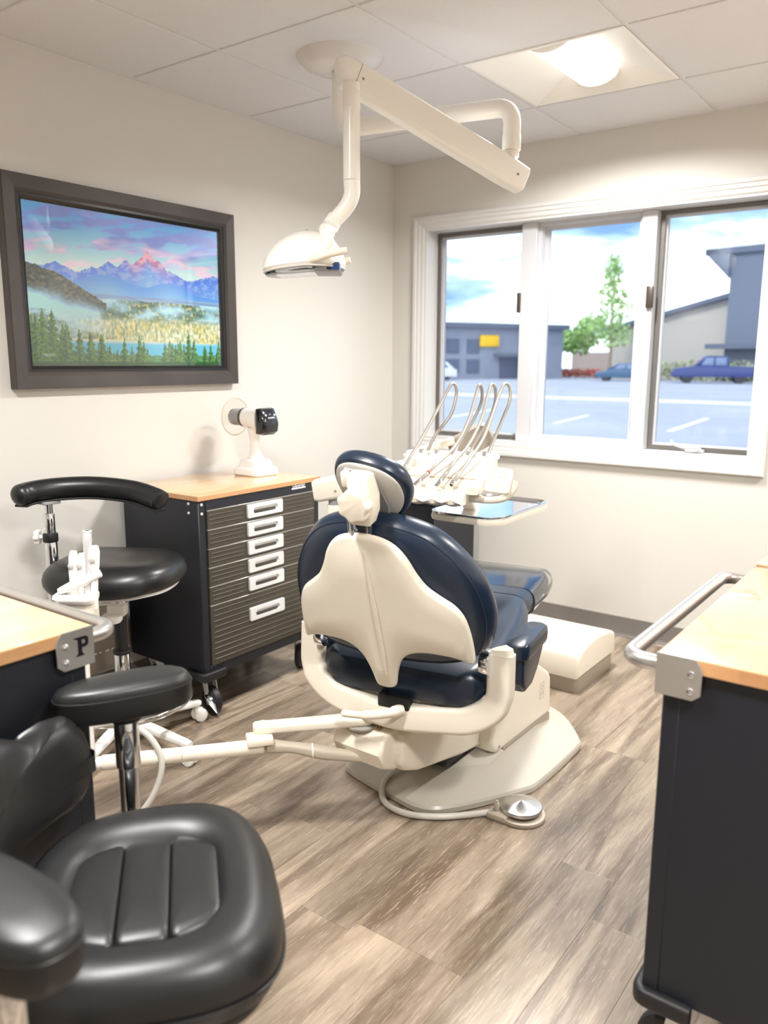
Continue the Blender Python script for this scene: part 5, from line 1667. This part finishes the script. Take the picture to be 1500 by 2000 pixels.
q0, q1 = Vector((-1.505, 1.482, .291)), Vector((-1.765, 1.146, .300))
t = new(); box(t, -.045, .028, -.030, .030, .303, .324, .005, 2, T(q0.x, q0.y, 0, 0, 0, math.degrees(math.atan2((q0 - q1).y, (q0 - q1).x)))); obj('elbow_block', t, M_cream, aa, M=I)
m_ = q0.lerp(q1, .52)
for a, b in ((q0, m_), (m_, q1)):
    t = new(); tube(t, [a, a.lerp(b, .5), b.lerp(a, .004)], .0205, 20); obj('lower_link', t, M_cream, aa, M=I)
t = new(); tube(t, fillet([q1 + (q1 - q0).normalized() * -.002, q1 + (q1 - q0).normalized() * .03, (-1.785, 1.12, .38), (-1.790, 1.125, .66)], .05, 8), .0175, 18); obj('riser', t, M_whitep, aa, M=I)
# holder body and rack
HZ = T(-1.815, 1.150, 0, 0, 0, 36)
t = new(); rrl(t, [(.062, .062, .018, .640, 0, 0), (.070, .068, .02, .655, 0, 0), (.072, .070, .02, .672, 0, 0)], M=HZ); obj('holder_foot', t, M_cream, aa, M=I)
t = new(); rrl(t, [(.074, .070, .02, .674, 0, 0), (.074, .070, .02, .732, 0, 0)], M=HZ); obj('holder_body', t, M_cream, aa, M=I)
t = new(); rrl(t, [(.074, .070, .02, .734, 0, 0), (.100, .085, .022, .742, -.012, 0), (.104, .088, .022, .750, -.014, 0), (.100, .084, .022, .757, -.014, 0)], M=HZ); obj('holder_plate', t, M_whitep, aa, M=I)
t = new(); cyl(t, HZ @ Vector((-.035, 0, .700)), HZ @ Vector((-.085, 0, .700)), .024, 20, .006); obj('side_knob', t, M_cream, aa, M=I)
t = new()
sweep(t, [HZ @ Vector((-.050, -.01, .766)), HZ @ Vector((-.02, -.01, .778)), HZ @ Vector((.015, .0, .793)), HZ @ Vector((.050, .01, .808))], rr(.040, .022, .009, 3), scales=[.7, 1, 1, .8]); rk = obj('instrument_rack', t, M_whitep, aa, M=I)
t = new(); cyl(t, HZ @ Vector((-.02, 0, .752)), HZ @ Vector((-.02, 0, .775)), .016, 14); obj('rack_stem', t, M_whitep, rk, M=I)
for k, (x, zt_, kind) in enumerate(((-.018, .868, 'valve'), (.004, .862, 'valve'), (.020, .910, 'syringe'), (.038, .882, 'valve'))):
    base = HZ @ Vector((x, 0, .792 + .35 * x))
    tp_ = HZ @ Vector((x + .004, .004, zt_))
    dr = (tp_ - base).normalized()
    if kind == 'valve':
        t = new()
        MMv = Matrix.Translation(base) @ dr.to_track_quat('Z', 'Y').to_matrix().to_4x4()
        L_ = (tp_ - base).length
        rrl(t, [(.014, .018, .006, -.09, 0, 0), (.014, .018, .006, 0, 0, 0), (.018, .024, .008, L_ * .35, 0, 0), (.019, .024, .008, L_ * .8, 0, 0), (.012, .016, .005, L_, 0, 0)], M=MMv)
        v_ = obj('suction_valve', t, M_whitep, aa, M=I)
        t = new(); cyl(t, base + dr * L_ * .55 + Vector((.003, -.009, 0)), base + dr * L_ * .55 + Vector((.006, -.0135, 0)), .007, 14, .001); obj('valve_button', t, M_hoseg, v_, M=I)
    else:
        t = new(); tube(t, [base - dr * .05, base, base + dr * .03, base + dr * .085, base + dr * .098, base + dr * .118], [.0075, .0075, .0085, .0105, .012, .011], 16); sy = obj('syringe', t, M_alu, aa, M=I)
        e_ = base + dr * .118
        t = new(); cyl(t, e_, e_ + dr * .004, .0115, 16, .001); obj('syringe_nut', t, M_whitep, sy, M=I)
        t = new(); cyl(t, e_ + dr * .004, e_ + dr * .0045, .0055, 12); obj('syringe_mouth', t, M_rubber, sy, M=I)
# hoses slung under the arm
t = new(); c_ = crv([(-1.23, 1.77, .225), (-1.30, 1.69, .235), (-1.37, 1.61, .258), (-1.44, 1.545, .280), (-1.497, 1.49, .291)], 7)
sweep(t, c_, rr(.036, .030, .010, 3), scales=[1.0 + .12 * math.sin(k * .5) for k in range(len(c_))]); ub = obj('hose_bundle', t, M_hose, aa, M=I)
t = new(); tube(t, [Vector((-1.405, 1.577, .269)) + Vector((.707 * math.cos(a) * .021, -.707 * math.cos(a) * .021, math.sin(a) * .019)) for a in [2 * PI * k / 24 for k in range(24)]], .0022, 8, True); obj('hose_tie', t, M_whitep, ub, M=I)
t = new(); tube(t, crv([(-1.79, 1.13, .40), (-1.755, 1.195, .398), (-1.70, 1.235, .372), (-1.662, 1.253, 0.317), (-1.652, 1.247, 0.263), (-1.665, 1.225, 0.20), (-1.70, 1.19, .13), (-1.74, 1.16, .05), (-1.78, 1.13, .012)], 7), .0085, 12); obj('suction_hose', t, M_hoseg, aa, M=I)
t = new(); tube(t, crv([(-1.80, 1.12, .40), (-1.83, 1.15, .30), (-1.80, 1.22, .25), (-1.74, 1.24, .28), (-1.70, 1.20, .31)], 7), .0075, 12); obj('suction_hose', t, M_hoseg, aa, M=I)

# ---------------------------------------------------------------- foot control
fp = thing('foot_pedal', 'round chrome foot control disc with hose on the floor by the chair base', 'foot pedal', (-.985, 2.02, 0))
I = inv(fp)
t = new(); cyl(t, (-.975, 2.035, 0), (-.975, 2.035, .013), .072, 40, .004); box(t, -1.058, -.99, 1.962, 2.02, 0, .020, .006, 2, None); obj('base', t, M_hose, fp, M=I)
t = new(); lathe(t, [(0, .020), (.060, .020), (.064, .022), (.064, .029), (.062, .032), (.004, .046), (0, .0462)], 64, T(-.980, 2.042, 0)); obj('disc', t, mat('spun_steel', S(214, 214, 214), .22, 1.0, aniso=.85), fp, M=I)
t = new(); cyl(t, (-.980, 2.042, .012), (-.980, 2.042, .022), .055, 32); obj('disc_skirt', t, M_rubber, fp, M=I)
t = new(); cyl(t, (-1.035, 1.990, .020), (-1.035, 1.990, .046), .0085, 16, .002); cyl(t, (-1.035, 1.990, .046), (-1.035, 1.990, .052), .005, 14, .001); obj('toggle', t, M_hose, fp, M=I)
t = new(); tube(t, crv([(-1.048, 1.985, .012), (-1.10, 1.925, .012), (-1.17, 1.862, .011), (-1.255, 1.822, .011), (-1.34, 1.835, .012), (-1.385, 1.885, .034), (-1.385, 1.94, .055), (-1.36, 2.0, .075), (-1.33, 2.05, .09)], 8), .0095, 14); obj('hose', t, M_hoseg, fp, M=I)

# ---------------------------------------------------------------- utility box on the floor by the window wall
ub_ = thing('utility_box', 'low cream floor box with grey plinth below the window', 'floor box', (-1.46, 3.19, 0))
I = inv(ub_)
t = new(); rrl(t, [(.515, .395, .03, 0, -1.46, 3.185), (.520, .400, .035, .004, -1.46, 3.185), (.520, .400, .035, .064, -1.46, 3.185)]); obj('plinth', t, M_taupe, ub_, M=I)
t = new()
prof = [(2.982, .066), (3.388, .066), (3.390, .150), (3.378, .168), (3.33, .186), (3.25, .200), (3.17, .206), (3.09, .200), (3.03, .188), (2.995, .174), (2.981, .155)]
prism(t, prof, 0, .525, .016, XZ(-1.7225), 4); bmesh.ops.recalc_face_normals(t, faces=t.faces[:]); obj('cover', t, M_cream, ub_, M=I)
t = new(); cyl(t, (-1.36, 2.985, .05), (-1.36, 2.90, .05), .024, 20, .003); obj('conduit', t, M_taupe, ub_, M=I)

# ---------------------------------------------------------------- navy cabinet in the far corner
nc = thing('navy_cabinet', 'navy steel cabinet in the far corner behind the dental chair', 'cabinet', (-2.29, 3.50, 0))
I = inv(nc)
t = new(); box(t, -2.475, -2.115, 3.305, 3.70, .05, .640, .003, 1); obj('body', t, M_navy, nc, M=I)
t = new(); box(t, -2.480, -2.108, 3.298, 3.705, .640, .660, .004, 2); obj('top', t, M_navy, nc, M=I)
t = new(); box(t, -2.475, -2.115, 3.31, 3.70, 0, .05); obj('plinth', t, M_rubber, nc, M=I)
for a in (-2.479, -2.138):
    t = new(); box(t, a, a + .026, 3.299, 3.32, .05, .640, .002, 1); obj('corner_post', t, M_navy, nc, M=I)

# ---------------------------------------------------------------- taupe box low on the left wall
tb = thing('wall_box', 'taupe metal box low on the left wall behind the assistant stool', 'wall box', (-2.67, 1.70, .17))
I = inv(tb)
t = new(); box(t, XL, -2.605, 1.545, 1.850, .172, .470, .006, 2); obj('housing', t, M_taupe, tb, M=I)
t = new(); box(t, -2.6055, -2.6035, 1.56, 1.84, .185, .455, .001, 1); dcv = obj('front_panel', t, M_taupe, tb, M=I)
for k in range(5):
    t = new(); box(t, -2.6037, -2.6031, 1.655 + .027 * k, 1.655 + .027 * k + (.017 if k % 2 else .010), .245, .251); obj('printed_mark', t, M_led, dcv, M=I, smooth=False)
